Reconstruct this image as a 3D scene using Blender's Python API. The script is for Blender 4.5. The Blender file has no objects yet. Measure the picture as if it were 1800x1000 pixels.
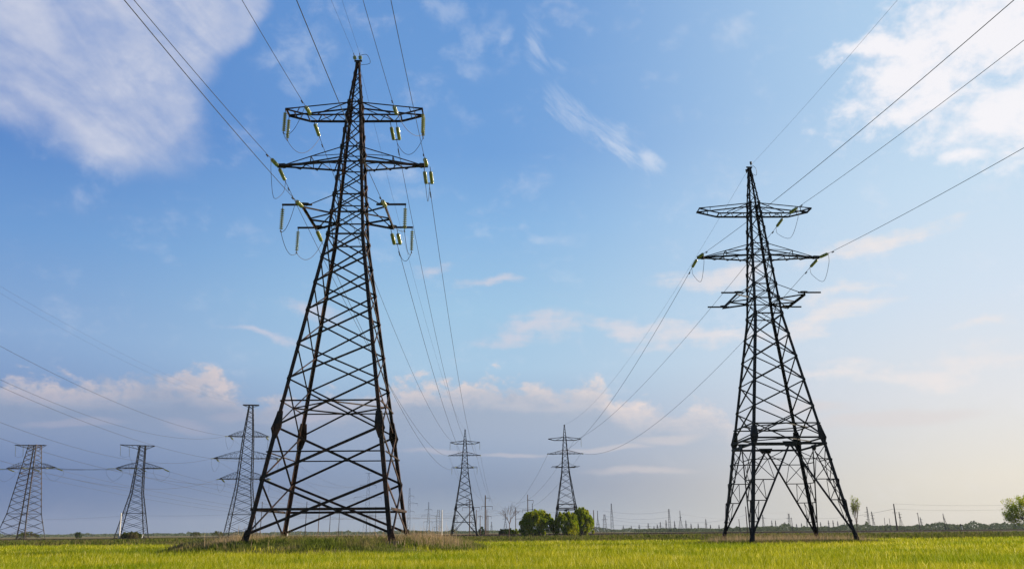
import bpy, math, random
import numpy as np
from mathutils import Vector, Quaternion, Euler, Matrix

R = math.radians
sc = bpy.context.scene
C = sc.collection
random.seed(7)
rng = np.random.default_rng(11)

# ------------------------------------------------------------------ camera
CAM_H, PITCH, ROLL, FPX = 1.3, R(16.8365), R(.4781), 1437.38
cd = bpy.data.cameras.new('camera')
cam = bpy.data.objects.new('camera', cd)
C.objects.link(cam)
cd.sensor_width = 36
cd.lens = FPX / 1800 * 36
cd.clip_start = .1
cd.clip_end = 12000
cam.rotation_mode = 'QUATERNION'
cam.rotation_quaternion = Euler((R(90) + PITCH, 0, 0)).to_quaternion() @ Quaternion((0, 0, 1), -ROLL)
cam.location = (0, 0, CAM_H)
sc.camera = cam


def ray(px, py):
    A, B = px - 900, 500 - py
    a = A * math.cos(ROLL) + B * math.sin(ROLL)
    b = -A * math.sin(ROLL) + B * math.cos(ROLL)
    return Vector((a / FPX, math.cos(PITCH) - b / FPX * math.sin(PITCH), math.sin(PITCH) + b / FPX * math.cos(PITCH)))


def at(px, py, Y):
    d = ray(px, py)
    t = Y / d.y
    return Vector((t * d.x, Y, CAM_H + t * d.z))


def azel(px, py):
    d = ray(px, py).normalized()
    return math.degrees(math.atan2(d.x, d.y)), math.degrees(math.asin(d.z))


def lin(r, g, b):
    def f(c):
        c /= 255
        return c / 12.92 if c <= .04045 else ((c + .055) / 1.055) ** 2.4
    return (f(r), f(g), f(b), 1)


# ------------------------------------------------------------------ light
SUN_AZ, SUN_EL = 80, 24
sd = bpy.data.lights.new('sun', 'SUN')
sun = bpy.data.objects.new('sun', sd)
C.objects.link(sun)
sd.energy = 5.0
sd.angle = R(.5)
sd.color = (1, .84, .64)
sv = Vector((math.sin(R(SUN_AZ)) * math.cos(R(SUN_EL)), math.cos(R(SUN_AZ)) * math.cos(R(SUN_EL)), math.sin(R(SUN_EL))))
sun.rotation_euler = sv.to_track_quat('Z', 'Y').to_euler()
sc.view_settings.view_transform = 'Standard'
sc.view_settings.look = 'None'
sc.view_settings.gamma = 1
sc.view_settings.exposure = .92


# ------------------------------------------------------------------ sky
class NT:
    def __init__(s, tree):
        s.t = tree

    def n(s, typ, **kw):
        nd = s.t.nodes.new(typ)
        for k, v in kw.items():
            setattr(nd, k, v)
        return nd

    def put(s, sock, v):
        if isinstance(v, bpy.types.NodeSocket):
            s.t.links.new(v, sock)
        else:
            sock.default_value = v

    def m(s, op, a, b=0.0, c=None, clamp=False):
        nd = s.n('ShaderNodeMath', operation=op, use_clamp=clamp)
        s.put(nd.inputs[0], a)
        s.put(nd.inputs[1], b)
        if c is not None:
            s.put(nd.inputs[2], c)
        return nd.outputs[0]

    def ss(s, v, a, b, lo=0.0, hi=1.0):
        nd = s.n('ShaderNodeMapRange', interpolation_type='SMOOTHSTEP')
        s.put(nd.inputs[0], v)
        s.put(nd.inputs[1], a)
        s.put(nd.inputs[2], b)
        s.put(nd.inputs[3], lo)
        s.put(nd.inputs[4], hi)
        return nd.outputs[0]

    def mix(s, f, a, b, blend='MIX'):
        nd = s.n('ShaderNodeMix', data_type='RGBA', blend_type=blend)
        s.put(nd.inputs[0], f)
        s.put(nd.inputs[6], a)
        s.put(nd.inputs[7], b)
        return nd.outputs[2]

    def noise(s, vec, scale=1.0, detail=5.0, rough=.55, dist=0.0):
        nd = s.n('ShaderNodeTexNoise')
        s.put(nd.inputs['Vector'], vec)
        nd.inputs['Scale'].default_value = scale
        nd.inputs['Detail'].default_value = detail
        nd.inputs['Roughness'].default_value = rough
        nd.inputs['Distortion'].default_value = dist
        return nd.outputs['Fac']

    def map(s, vec, loc=(0, 0, 0), rot=0.0, scale=(1, 1, 1), typ='POINT'):
        nd = s.n('ShaderNodeMapping', vector_type=typ)
        s.put(nd.inputs[0], vec)
        nd.inputs[1].default_value = loc
        nd.inputs[2].default_value = (0, 0, rot)
        nd.inputs[3].default_value = scale
        return nd.outputs[0]

    def ramp(s, v, stops):
        nd = s.n('ShaderNodeValToRGB')
        s.put(nd.inputs[0], v)
        e = nd.color_ramp.elements
        while len(e) < len(stops):
            e.new(.5)
        for el, (p, c) in zip(e, stops):
            el.position = p
            el.color = c
        return nd.outputs[0]


wd = bpy.data.worlds.new('World')
sc.world = wd
wd.use_nodes = True
wt = NT(wd.node_tree)
sky = wt.n('ShaderNodeTexSky', sky_type='NISHITA', sun_disc=False)
sky.sun_elevation = R(SUN_EL)
sky.sun_rotation = R(SUN_AZ)
sky.air_density = 1.0
sky.dust_density = .6
sky.ozone_density = 2.5
tc = wt.n('ShaderNodeTexCoord').outputs['Generated']
sep = wt.n('ShaderNodeSeparateXYZ')
wt.put(sep.inputs[0], tc)
dx, dy, dz = sep.outputs
AZ = wt.m('MULTIPLY', wt.m('ARCTAN2', dx, dy), 180 / math.pi)       # degrees, 0 = north
EL = wt.m('MULTIPLY', wt.m('ARCSINE', dz), 180 / math.pi)
cmb = wt.n('ShaderNodeCombineXYZ')
wt.put(cmb.inputs[0], AZ)
wt.put(cmb.inputs[1], EL)
AE = cmb.outputs[0]
E40 = wt.m('DIVIDE', EL, 40.0, clamp=True)


def el_ramp(st):
    return wt.ramp(E40, [(e / 40, lin(*c)) for e, c in st])


skyL = el_ramp([(0, (110, 129, 165)), (3, (103, 125, 167)), (7, (118, 142, 186)), (12, (136, 168, 210)), (18, (110, 156, 211)), (25, (84, 132, 201)), (38, (92, 140, 207))])
skyC = el_ramp([(0, (154, 166, 180)), (3, (136, 152, 178)), (7, (152, 172, 201)), (11, (171, 202, 227)), (15, (163, 201, 230)), (21, (137, 183, 228)), (26, (114, 163, 220)), (38, (103, 152, 213))])
skyR = el_ramp([(0, (226, 217, 201)), (3, (236, 227, 212)), (8, (231, 230, 230)), (14, (217, 229, 241)), (21, (204, 226, 243)), (28, (186, 215, 240)), (38, (178, 210, 239))])
field = wt.mix(wt.ss(AZ, -37, -3), skyL, skyC)
field = wt.mix(wt.ss(AZ, -4, 34), field, skyR)
nish = wt.mix(1.0, sky.outputs[0], (.1, .115, .14, 1), 'MULTIPLY')
veil = wt.m('MULTIPLY', wt.ss(wt.m('ABSOLUTE', AZ), 120, 60), .93)
col = wt.mix(veil, nish, field)

wisp = wt.noise(wt.map(AE, rot=R(-32), scale=(11, 3.4, 1), typ='TEXTURE'), 1.0, 7, .58, .5)
wisp2 = wt.noise(wt.map(AE, rot=R(-38), scale=(4.5, 1.3, 1), typ='TEXTURE'), 1.0, 8, .66, .6)
puff2 = wt.noise(wt.map(AE, scale=(.42, .6, 1)), 1.0, 6, .6, .3)
puff = wt.noise(wt.map(AE, scale=(.22, .33, 1)), 1.0, 8, .58, .25)
fine = wt.noise(wt.map(AE, scale=(.9, 1.2, 1)), 1.0, 6, .6, .2)
flat = wt.noise(wt.map(AE, scale=(.05, .5, 1)), 1.0, 7, .58, .5)


wn = wt.n('ShaderNodeTexNoise')
wt.put(wn.inputs['Vector'], wt.map(AE, scale=(.16, .24, 1)))
wn.inputs['Scale'].default_value = 1
wn.inputs['Detail'].default_value = 4
wv = wt.n('ShaderNodeVectorMath', operation='MULTIPLY_ADD')
wt.put(wv.inputs[0], wn.outputs['Color'])
wv.inputs[1].default_value = (6, 4.0, 0)
off_ = wt.n('ShaderNodeVectorMath', operation='ADD')
off_.inputs[1].default_value = (-3.0, -2.0, 0)
wt.put(off_.inputs[0], AE)
wt.put(wv.inputs[2], off_.outputs[0])
AEW = wv.outputs[0]
hw_ = wt.n('ShaderNodeVectorMath', operation='MULTIPLY_ADD')       # gentler version of the same warp
wt.put(hw_.inputs[0], wn.outputs['Color'])
hw_.inputs[1].default_value = (2.4, 1.7, 0)
of2 = wt.n('ShaderNodeVectorMath', operation='ADD')
of2.inputs[1].default_value = (-1.2, -.85, 0)
wt.put(of2.inputs[0], AE)
wt.put(hw_.inputs[2], of2.outputs[0])
AEH = hw_.outputs[0]


def blob(px, py, rx, ry, rot=0.0, src=None):
    """soft ellipse on the sky dome: 1 at its centre, 0 at the rim"""
    a, e = azel(px, py)
    k = .0385
    v = wt.map(src or AEW, (a, e, 0), R(rot), (rx * k / math.cos(R(e)), ry * k, 1), 'TEXTURE')
    ln = wt.n('ShaderNodeVectorMath', operation='LENGTH')
    wt.put(ln.inputs[0], v)
    return wt.m('SUBTRACT', 1.0, ln.outputs['Value'], clamp=True)


def union(bl):
    o = bl[0]
    for b in bl[1:]:
        o = wt.m('SMOOTH_MAX', o, b, .15)
    return o


def cloud(col, dens, color, op):
    return wt.mix(wt.m('MULTIPLY', dens, op), col, color)


# broad veil at upper left, with its firm right-hand edge
H_ = AEH
m = union([blob(40, 40, 300, 190, -8, H_), blob(170, 110, 230, 165, -35, H_), blob(258, 195, 112, 112, 30, H_), blob(200, 228, 110, 56, -12, H_), blob(310, 60, 110, 120, 30, H_), blob(405, 25, 60, 120, -30, H_)])
d = wt.m('MULTIPLY', wt.ss(wt.m('ADD', m, wt.m('MULTIPLY', wt.m('SUBTRACT', puff, .5), .3)), .06, .46), wt.ss(wt.m('ADD', wt.m('MULTIPLY', wisp, .6), wt.m('ADD', wt.m('MULTIPLY', puff, .4), wt.m('MULTIPLY', wt.m('SUBTRACT', fine, .5), .12))), .3, .64, .38, 1.0))
col = cloud(col, d, lin(203, 208, 226), .84)
# small wisps over the middle: two combed streaks and fainter scraps
m = union([blob(950, 75, 36, 80, 28, H_), blob(985, 118, 18, 50, 38, H_), blob(1020, 215, 110, 50, -35, H_), blob(1085, 250, 120, 46, -38, H_), blob(1130, 280, 60, 40, -40, H_)])
d = wt.ss(wt.m('ADD', m, wt.m('MULTIPLY', wt.m('SUBTRACT', wisp2, .5), 2.6)), .25, 1.35)
col = cloud(col, wt.m('MULTIPLY', d, wt.ss(m, .02, .35)), lin(212, 222, 239), wt.ss(EL, 31, 25, .4, .75))
m = union([blob(1292, 60, 70, 36, 0), blob(780, 15, 80, 50, -20), blob(830, 90, 90, 70, 20), blob(700, 316, 160, 34, -12), blob(530, 100, 90, 110, -20),
           blob(960, 410, 90, 20, -5), blob(880, 68, 24, 40, 20), blob(1180, 70, 60, 40, 10)])
d = wt.ss(wt.m('ADD', m, wt.m('MULTIPLY', wt.m('SUBTRACT', puff2, .5), 2.4)), .2, 1.3)
col = cloud(col, wt.m('MULTIPLY', d, wt.ss(m, .02, .5)), lin(206, 217, 236), .36)
# flat streaks
m = union([blob(850, 505, 120, 18, 2), blob(930, 580, 170, 34, 6), blob(1120, 572, 150, 26, -6), blob(1250, 590, 210, 32, -2), blob(1270, 472, 140, 38, 5),
           blob(1540, 428, 190, 32, 9), blob(1490, 518, 150, 26, 10), blob(1740, 576, 70, 20, 0), blob(1450, 560, 200, 34, 12), blob(740, 470, 80, 22, 0), blob(450, 590, 120, 14, 2),
           blob(540, 540, 120, 20, -5), blob(1640, 640, 300, 34, 2), blob(1480, 665, 200, 22, 0)])
d = wt.ss(wt.m('ADD', m, wt.m('ADD', wt.m('MULTIPLY', wt.m('SUBTRACT', flat, .5), 2.2), wt.m('MULTIPLY', wt.m('SUBTRACT', fine, .5), .9))), .22, 1.1)
col = cloud(col, wt.m('MULTIPLY', d, wt.ss(m, .02, .4)), wt.mix(wt.ss(AZ, -10, 25), lin(200, 203, 220), lin(240, 232, 230)), .78)
# big bright cloud upper right
m = union([blob(1800, 60, 280, 210, 20), blob(1690, 40, 170, 150, 0), blob(1790, 190, 170, 110, 10), blob(1530, 105, 100, 36, -22), blob(1620, 175, 200, 70, 8), blob(1720, 275, 90, 30, 6), blob(1560, 165, 130, 60, 10)])
d = wt.ss(wt.m('ADD', m, wt.m('ADD', wt.m('MULTIPLY', wt.m('SUBTRACT', puff, .5), 2.0), wt.m('ADD', wt.m('MULTIPLY', wt.m('SUBTRACT', wisp, .5), .8), wt.m('MULTIPLY', wt.m('SUBTRACT', fine, .5), .9)))), .12, .95)
col = cloud(col, wt.m('MULTIPLY', d, wt.ss(m, .01, .2)), lin(250, 247, 250), .92)
# bank of cumulus above the horizon
topc = wt.n('ShaderNodeFloatCurve')
cv = topc.mapping.curves[0]
pts = [(0, 655), (200, 655), (300, 645), (390, 668), (450, 685), (560, 690), (640, 680), (720, 672), (800, 668), (850, 662), (960, 672), (1040, 672), (1090, 700), (1180, 706), (1255, 712), (1300, 760), (1400, 800), (1800, 860)]
cpts = []
for px, py in pts:
    a, e = azel(px, py)
    cpts.append(((a + 40) / 80, e / 20))
cpts = [(0, cpts[0][1])] + cpts + [(1, cpts[-1][1])]
while len(cv.points) < len(cpts):
    cv.points.new(.5, .5)
for p, (u, v) in zip(cv.points, cpts):
    p.location = (u, v)
topc.mapping.update()
wt.put(topc.inputs[1], wt.m('DIVIDE', wt.m('ADD', AZ, 40.0), 80.0, clamp=True))
TOP = wt.m('MULTIPLY', topc.outputs[0], 20.0)
rough = wt.m('ADD', wt.m('MULTIPLY', wt.m('SUBTRACT', puff, .5), 4.0), wt.m('ADD', wt.m('MULTIPLY', wt.m('SUBTRACT', puff2, .5), 4.0), wt.m('MULTIPLY', wt.m('SUBTRACT', fine, .5), 1.6)))
depth = wt.m('SUBTRACT', wt.m('ADD', TOP, rough), EL)              # degrees below the cloud top
bank = wt.ss(depth, -.1, 1.1)
tint = wt.ss(AZ, -30, 18)
crest = wt.mix(wt.m('MULTIPLY', wt.ss(fine, .3, .55), wt.ss(puff, .36, .56)), wt.mix(tint, lin(158, 171, 195), lin(208, 206, 212)), wt.mix(tint, lin(212, 200, 202), lin(240, 224, 217)))
body = wt.mix(wt.ss(AZ, -30, 18), lin(142, 158, 186), lin(174, 186, 203))
shade = wt.ss(wt.m('ADD', depth, wt.m('ADD', wt.m('MULTIPLY', wt.m('SUBTRACT', flat, .5), 3.0), wt.m('MULTIPLY', wt.m('SUBTRACT', puff2, .5), -5.0))), .2, 2.6)
bcol = wt.mix(shade, crest, body)
low = wt.ss(EL, 7.6, 3.6)
bcol = wt.mix(low, bcol, field)
bfac = wt.m('MULTIPLY', bank, wt.ss(AZ, 24, 7))
col = cloud(col, bfac, bcol, .86)
# long low bars of pinkish light in the haze
m = union([blob(1130, 828, 170, 13, 1, H_), blob(1060, 790, 130, 11, 2, H_), blob(900, 803, 110, 9, 1, H_), blob(1180, 770, 130, 16, 4, H_), blob(760, 796, 120, 9, 0, H_), blob(1560, 735, 200, 26, 2, H_), blob(330, 745, 80, 20, -8, H_), blob(130, 745, 110, 12, 4, H_),
           blob(410, 732, 60, 18, 0, H_), blob(1420, 720, 150, 20, 0, H_), blob(60, 690, 160, 18, -3, H_), blob(560, 735, 90, 16, 0, H_)])
d = wt.ss(wt.m('ADD', wt.m('MULTIPLY', m, 1.0), flat), .75, 1.3)
col = cloud(col, wt.m('MULTIPLY', d, wt.ss(m, 0, .3)), wt.mix(wt.ss(AZ, -22, 14), lin(172, 174, 194), lin(222, 212, 210)), .42)
bg = wd.node_tree.nodes['Background']
wt.put(bg.inputs[0], col)
bg.inputs[1].default_value = 2 ** -.92


# ------------------------------------------------------------------ helpers
def tag(o, label=None, cat=None, group=None, kind=None):
    if label:
        o['label'] = label
    if cat:
        o['category'] = cat
    if group:
        o['group'] = group
    if kind:
        o['kind'] = kind
    return o


def thing(name, label, cat, loc=(0, 0, 0), rotz=0.0, group=None):
    o = bpy.data.objects.new(name, None)
    C.objects.link(o)
    o.location = loc
    o.rotation_euler = (0, 0, rotz)
    o.empty_display_size = .2
    return tag(o, label, cat, group)


def link_mesh(name, me, mat, parent=None):
    o = bpy.data.objects.new(name, me)
    C.objects.link(o)
    if mat and not me.materials:
        me.materials.append(mat)
    if parent:
        o.parent = parent
    return o


def copy_tree(o, parent=None):
    c = o.copy()
    C.objects.link(c)
    if parent:
        c.parent = parent
    for ch in list(o.children):
        copy_tree(ch, c)
    return c


class MB:
    def __init__(s):
        s.v, s.f = [], []

    def ring(s, pts):
        i = len(s.v)
        s.v += [tuple(p) for p in pts]
        return list(range(i, i + len(pts)))

    def prism(s, prof_a, prof_b):
        a, b = s.ring(prof_a), s.ring(prof_b)
        n = len(a)
        for i in range(n):
            j = (i + 1) % n
            s.f.append((a[i], a[j], b[j], b[i]))
        s.f.append(tuple(reversed(a)))
        s.f.append(tuple(b))

    def angle(s, a, b, d1, d2, w, w2=None):
        """L-section steel bar from a to b with flanges along d1 and d2"""
        a, b = Vector(a), Vector(b)
        ax = (b - a).normalized()
        d1, d2 = Vector(d1), Vector(d2)
        d1 = (d1 - ax * d1.dot(ax)).normalized()
        d2 = (d2 - ax * d2.dot(ax) - d1 * d2.dot(d1))
        if d2.length < 1e-6:
            d2 = ax.cross(d1)
        d2.normalize()
        w2 = w2 or w
        t = w * .14
        pr = [d1 * 0, d1 * w, d1 * w + d2 * t, d1 * t + d2 * t, d1 * t + d2 * w2, d2 * w2]
        s.prism([a + p for p in pr], [b + p for p in pr])

    def bar(s, a, b, w, h=None, up=(0, 0, 1)):
        a, b = Vector(a), Vector(b)
        ax = (b - a).normalized()
        u = Vector(up)
        if abs(ax.dot(u)) > .98:
            u = Vector((1, 0, 0))
        x = ax.cross(u).normalized()
        y = x.cross(ax).normalized()
        h = h or w
        pr = [x * (-w / 2) - y * (h / 2), x * (w / 2) - y * (h / 2), x * (w / 2) + y * (h / 2), x * (-w / 2) + y * (h / 2)]
        s.prism([a + p for p in pr], [b + p for p in pr])

    def tube(s, pts, r0, r1=None, n=6):
        pts = [Vector(p) for p in pts]
        r1 = r0 if r1 is None else r1
        rings = []
        u = None
        for i, p in enumerate(pts):
            t = (pts[min(i + 1, len(pts) - 1)] - pts[max(i - 1, 0)]).normalized()
            if u is None:
                u = t.orthogonal().normalized()
            u = (u - t * u.dot(t))
            u = u.normalized() if u.length > 1e-6 else t.orthogonal().normalized()
            w = t.cross(u)
            r = r0 + (r1 - r0) * i / max(1, len(pts) - 1)
            rings.append(s.ring([p + (u * math.cos(k * 2 * math.pi / n) + w * math.sin(k * 2 * math.pi / n)) * r for k in range(n)]))
        for a, b in zip(rings, rings[1:]):
            for i in range(n):
                j = (i + 1) % n
                s.f.append((a[i], a[j], b[j], b[i]))
        s.f.append(tuple(reversed(rings[0])))
        s.f.append(tuple(rings[-1]))

    def lathe(s, prof, n=12):
        rings = [s.ring([(r * math.cos(k * 2 * math.pi / n), r * math.sin(k * 2 * math.pi / n), z) for k in range(n)]) for r, z in prof]
        for a, b in zip(rings, rings[1:]):
            for i in range(n):
                j = (i + 1) % n
                s.f.append((a[i], a[j], b[j], b[i]))
        s.f.append(tuple(reversed(rings[0])))
        s.f.append(tuple(rings[-1]))

    def plate(s, poly, nrm, t):
        n = Vector(nrm).normalized() * t
        s.prism([Vector(p) for p in poly], [Vector(p) + n for p in poly])

    def mesh(s, name, smooth=False):
        me = bpy.data.meshes.new(name)
        me.from_pydata(s.v, [], s.f)
        me.update()
        if smooth:
            me.polygons.foreach_set('use_smooth', [True] * len(me.polygons))
        return me

    def build(s, name, mat, parent=None, smooth=False):
        return link_mesh(name, s.mesh(name, smooth), mat, parent)


def np_mesh(name, V, F, mat, parent=None):
    """mesh from numpy arrays: V (n,3), F (m,k)"""
    me = bpy.data.meshes.new(name)
    V = np.ascontiguousarray(V, dtype=np.float32)
    F = np.ascontiguousarray(F, dtype=np.int32)
    m, k = F.shape
    me.vertices.add(len(V))
    me.vertices.foreach_set('co', V.ravel())
    me.loops.add(m * k)
    me.loops.foreach_set('vertex_index', F.ravel())
    me.polygons.add(m)
    me.polygons.foreach_set('loop_start', np.arange(0, m * k, k, dtype=np.int32))
    me.polygons.foreach_set('loop_total', np.full(m, k, dtype=np.int32))
    me.update(calc_edges=True)
    me.validate()
    return link_mesh(name, me, mat, parent)


# ------------------------------------------------------------------ materials
def new_mat(name):
    m = bpy.data.materials.new(name)
    m.use_nodes = True
    t = NT(m.node_tree)
    p = m.node_tree.nodes['Principled BSDF']
    return m, t, p


def mat_steel(name, dark, rust, amount, scale=1.0, metal=.0, rough=.72):
    m, t, p = new_mat(name)
    co = t.n('ShaderNodeTexCoord').outputs['Object']
    a = t.noise(co, .8 * scale, 6, .65)
    b = t.noise(co, 9 * scale, 4, .6)
    f = t.ss(t.m('ADD', a, t.m('MULTIPLY', t.m('SUBTRACT', b, .5), .45)), .62 - amount * .35, .82 - amount * .3)
    t.put(p.inputs['Base Color'], t.mix(f, dark, rust))
    p.inputs['Roughness'].default_value = rough
    p.inputs['Metallic'].default_value = metal
    p.inputs['Specular IOR Level'].default_value = .3
    return m


def mat_noise(name, c1, c2, scale=1.0, rough=.9, stretch=(1, 1, 1), detail=5):
    m, t, p = new_mat(name)
    co = t.map(t.n('ShaderNodeTexCoord').outputs['Object'], scale=stretch)
    f = t.ss(t.noise(co, scale, detail, .6), .35, .65)
    t.put(p.inputs['Base Color'], t.mix(f, c1, c2))
    p.inputs['Roughness'].default_value = rough
    p.inputs['Specular IOR Level'].default_value = .2
    return m


def mat_leaf(name, c1, c2, scale, trans=.5, c3=None, scale3=.05, stretch=(1, 1, 1), stretch3=(1, 1, 1)):
    m, t, p = new_mat(name)
    co = t.n('ShaderNodeTexCoord').outputs['Object']
    f = t.ss(t.noise(t.map(co, scale=stretch), scale, 4, .65), .36, .64)
    col = t.mix(f, c1, c2)
    if c3:
        col = t.mix(t.ss(t.noise(t.map(co, scale=stretch3), scale3, 4, .6), .45, .68), col, c3)
    dfs = t.n('ShaderNodeBsdfDiffuse')
    tr = t.n('ShaderNodeBsdfTranslucent')
    t.put(dfs.inputs[0], col)
    t.put(tr.inputs[0], col)
    mx = t.n('ShaderNodeMixShader')
    mx.inputs[0].default_value = trans
    t.t.links.new(dfs.outputs[0], mx.inputs[1])
    t.t.links.new(tr.outputs[0], mx.inputs[2])
    out = [n for n in t.t.nodes if n.type == 'OUTPUT_MATERIAL'][0]
    t.t.links.new(mx.outputs[0], out.inputs[0])
    return m


M = {}
M['rusty'] = mat_steel('rusty_steel', (.013, .0085, .0065, 1), (.065, .028, .015, 1), .48)
M['black'] = mat_steel('black_steel', (.010, .010, .011, 1), (.026, .018, .013, 1), .25)
M['grey'] = mat_steel('grey_steel', (.008, .008, .009, 1), (.02, .014, .011, 1), .2, 1)
M['galv'] = mat_steel('galvanised_steel', (.035, .032, .031, 1), (.06, .036, .026, 1), .45, .3)
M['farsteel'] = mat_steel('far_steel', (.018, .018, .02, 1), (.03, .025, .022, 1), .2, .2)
M['wire'] = mat_noise('wire_aluminium', (.03, .03, .032, 1), (.05, .05, .05, 1), 5, .5)
M['cap'] = mat_noise('cast_iron', (.03, .03, .03, 1), (.07, .055, .04, 1), 20, .6)
M['pole'] = mat_noise('brown_pole', (.07, .045, .03, 1), (.13, .09, .065, 1), 1.5, .9, (3, 3, .4))
M['darkpole'] = mat_noise('dark_pole', (.025, .022, .02, 1), (.05, .04, .035, 1), 1.5, .9, (3, 3, .4))
M['concrete'] = mat_noise('pale_concrete', (.5, .48, .44, 1), (.62, .6, .56, 1), 2, .9)
M['foot'] = mat_noise('foundation_concrete', (.08, .07, .06, 1), (.14, .12, .1, 1), 3, .95)
M['rust_rail'] = mat_noise('rusty_rail', (.02, .012, .009, 1), (.04, .024, .016, 1), 2, .7)
M['sleeper'] = mat_noise('sleeper', (.02, .015, .012, 1), (.04, .03, .025, 1), 4, .9)
M['ballast'] = mat_noise('ballast', (.012, .009, .007, 1), (.03, .021, .017, 1), 12, .95)
M['bark'] = mat_noise('bark', (.05, .04, .032, 1), (.1, .08, .06, 1), 4, .9)
M['twig'] = mat_noise('twig_bark', (.1, .065, .045, 1), (.17, .11, .08, 1), 4, .9)


def mat_glass(name):
    m, t, p = new_mat(name)
    co = t.n('ShaderNodeTexCoord').outputs['Object']
    f = t.noise(co, 6, 3, .5)
    t.put(p.inputs['Base Color'], t.mix(f, (.23, .31, .085, 1), (.34, .33, .1, 1)))
    p.inputs['Roughness'].default_value = .18
    p.inputs['Transmission Weight'].default_value = .35
    p.inputs['IOR'].default_value = 1.5
    return m


M['glass'] = mat_glass('insulator_glass')
M['wheat'] = mat_leaf('wheat_leaf', (.10, .15, .004, 1), (.30, .32, .010, 1), 5, .55, (.40, .37, .05, 1), 9, (1, 1, .4), (1, 1, .4))
mw, t, p = new_mat('wheat_leaf')
rnd = t.n('ShaderNodeNewGeometry').outputs['Random Per Island']
co = t.n('ShaderNodeTexCoord').outputs['Object']
c = t.ramp(rnd, [(0, (.18, .205, .005, 1)), (.4, (.32, .32, .010, 1)), (.75, (.49, .45, .028, 1)), (.93, (.64, .57, .11, 1)), (1, (.8, .7, .3, 1))])
big = t.noise(t.map(co, scale=(.09, .22, .1)), 1.0, 5, .62)
c = t.mix(t.ss(big, .4, .58), t.mix(1.0, c, (.5, .66, .42, 1), 'MULTIPLY'), c)
dfs, trn, mx = t.n('ShaderNodeBsdfDiffuse'), t.n('ShaderNodeBsdfTranslucent'), t.n('ShaderNodeMixShader')
t.put(dfs.inputs[0], c)
t.put(trn.inputs[0], c)
mx.inputs[0].default_value = .5
t.t.links.new(dfs.outputs[0], mx.inputs[1])
t.t.links.new(trn.outputs[0], mx.inputs[2])
t.t.links.new(mx.outputs[0], [n for n in t.t.nodes if n.type == 'OUTPUT_MATERIAL'][0].inputs[0])
M['wheat'] = mw
M['weed'] = mat_leaf('weed_leaf', (.05, .072, .012, 1), (.12, .14, .022, 1), .9, .4, (.15, .12, .055, 1), .25)
M['weed_dark'] = mat_leaf('weed_leaf_dark', (.075, .105, .018, 1), (.145, .175, .03, 1), 1.0, .45, (.24, .19, .09, 1), .3)
M['straw'] = mat_leaf('dry_straw', (.28, .2, .11, 1), (.42, .32, .19, 1), 1.2, .35)
M['willow'] = mat_leaf('willow_leaf', (.15, .22, .008, 1), (.28, .34, .012, 1), .8, .6, (.37, .36, .02, 1), .3)
M['darkbush'] = mat_leaf('dark_leaf', (.03, .055, .015, 1), (.06, .1, .02, 1), .6, .35)
M['spring'] = mat_leaf('spring_leaf', (.2, .24, .04, 1), (.3, .33, .07, 1), 1, .5)
M['farleaf'] = mat_leaf('far_leaf', (.06, .085, .045, 1), (.095, .12, .06, 1), .03, .25)


# ------------------------------------------------------------------ terrain
LX, LY, LROT, LZ = -12.787, 60.401, R(.774), .92       # rusty pylon
RX, RY, RROT, RZ = 25.667, 80.738, R(1.166), .29       # black pylon


def ground_z(x, y):
    """numpy-friendly height of the ground"""
    x = np.asarray(x, float)
    y = np.asarray(y, float)
    z = np.zeros(np.broadcast(x, y).shape)
    r = np.sqrt(((x - LX - .3) / 11.0) ** 2 + ((y - LY) / 8.6) ** 2)
    z = z + .74 * (1 - np.clip((r - .62) / .5, 0, 1) ** 2 * (3 - 2 * np.clip((r - .62) / .5, 0, 1)))
    r = np.sqrt(((x - RX) / 9.5) ** 2 + ((y - RY) / 8.0) ** 2)
    z = z + .16 * (1 - np.clip((r - .6) / .5, 0, 1) ** 2 * (3 - 2 * np.clip((r - .6) / .5, 0, 1)))
    z = z + .05 * np.sin(x * .11 + 1.3) * np.sin(y * .07) * np.clip(y / 60, 0, 1) * np.clip((300 - y) / 100, 0, 1)
    return z


def field_edge(x):
    return 106 + .05 * np.asarray(x) + 1.5 * np.sin(np.asarray(x) * .09) + .8 * np.sin(np.asarray(x) * .31 + 1)


def isl(x, y):
    """>0 on the two uncultivated islands under the near pylons"""
    n = .06 * np.sin(x * 1.3) + .05 * np.sin(y * 2.1 + x * .4)
    a = 1 - np.sqrt(((x - LX - .3) / 10.8) ** 2 + ((y - LY) / 8.0) ** 2) + n
    b = 1 - np.sqrt(((x - RX) / 8.6) ** 2 + ((y - RY) / 7.2) ** 2) + n
    return np.maximum(a, b)


def ground_mesh():
    xs = np.unique(np.concatenate([np.linspace(-3200, -400, 12), np.linspace(-400, -60, 35), np.linspace(-60, 60, 121), np.linspace(60, 400, 35), np.linspace(400, 3200, 12)]))
    ys = np.unique(np.concatenate([np.linspace(-300, -20, 8), np.linspace(-20, 130, 151), np.linspace(130, 500, 60), np.linspace(500, 3400, 25)]))
    X, Y = np.meshgrid(xs, ys)
    V = np.stack([X.ravel(), Y.ravel(), ground_z(X, Y).ravel()], 1)
    nx, ny = len(xs), len(ys)
    i = (np.arange(ny - 1)[:, None] * nx + np.arange(nx - 1)[None, :]).ravel()
    F = np.stack([i, i + 1, i + 1 + nx, i + nx], 1)
    return V, F


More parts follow.
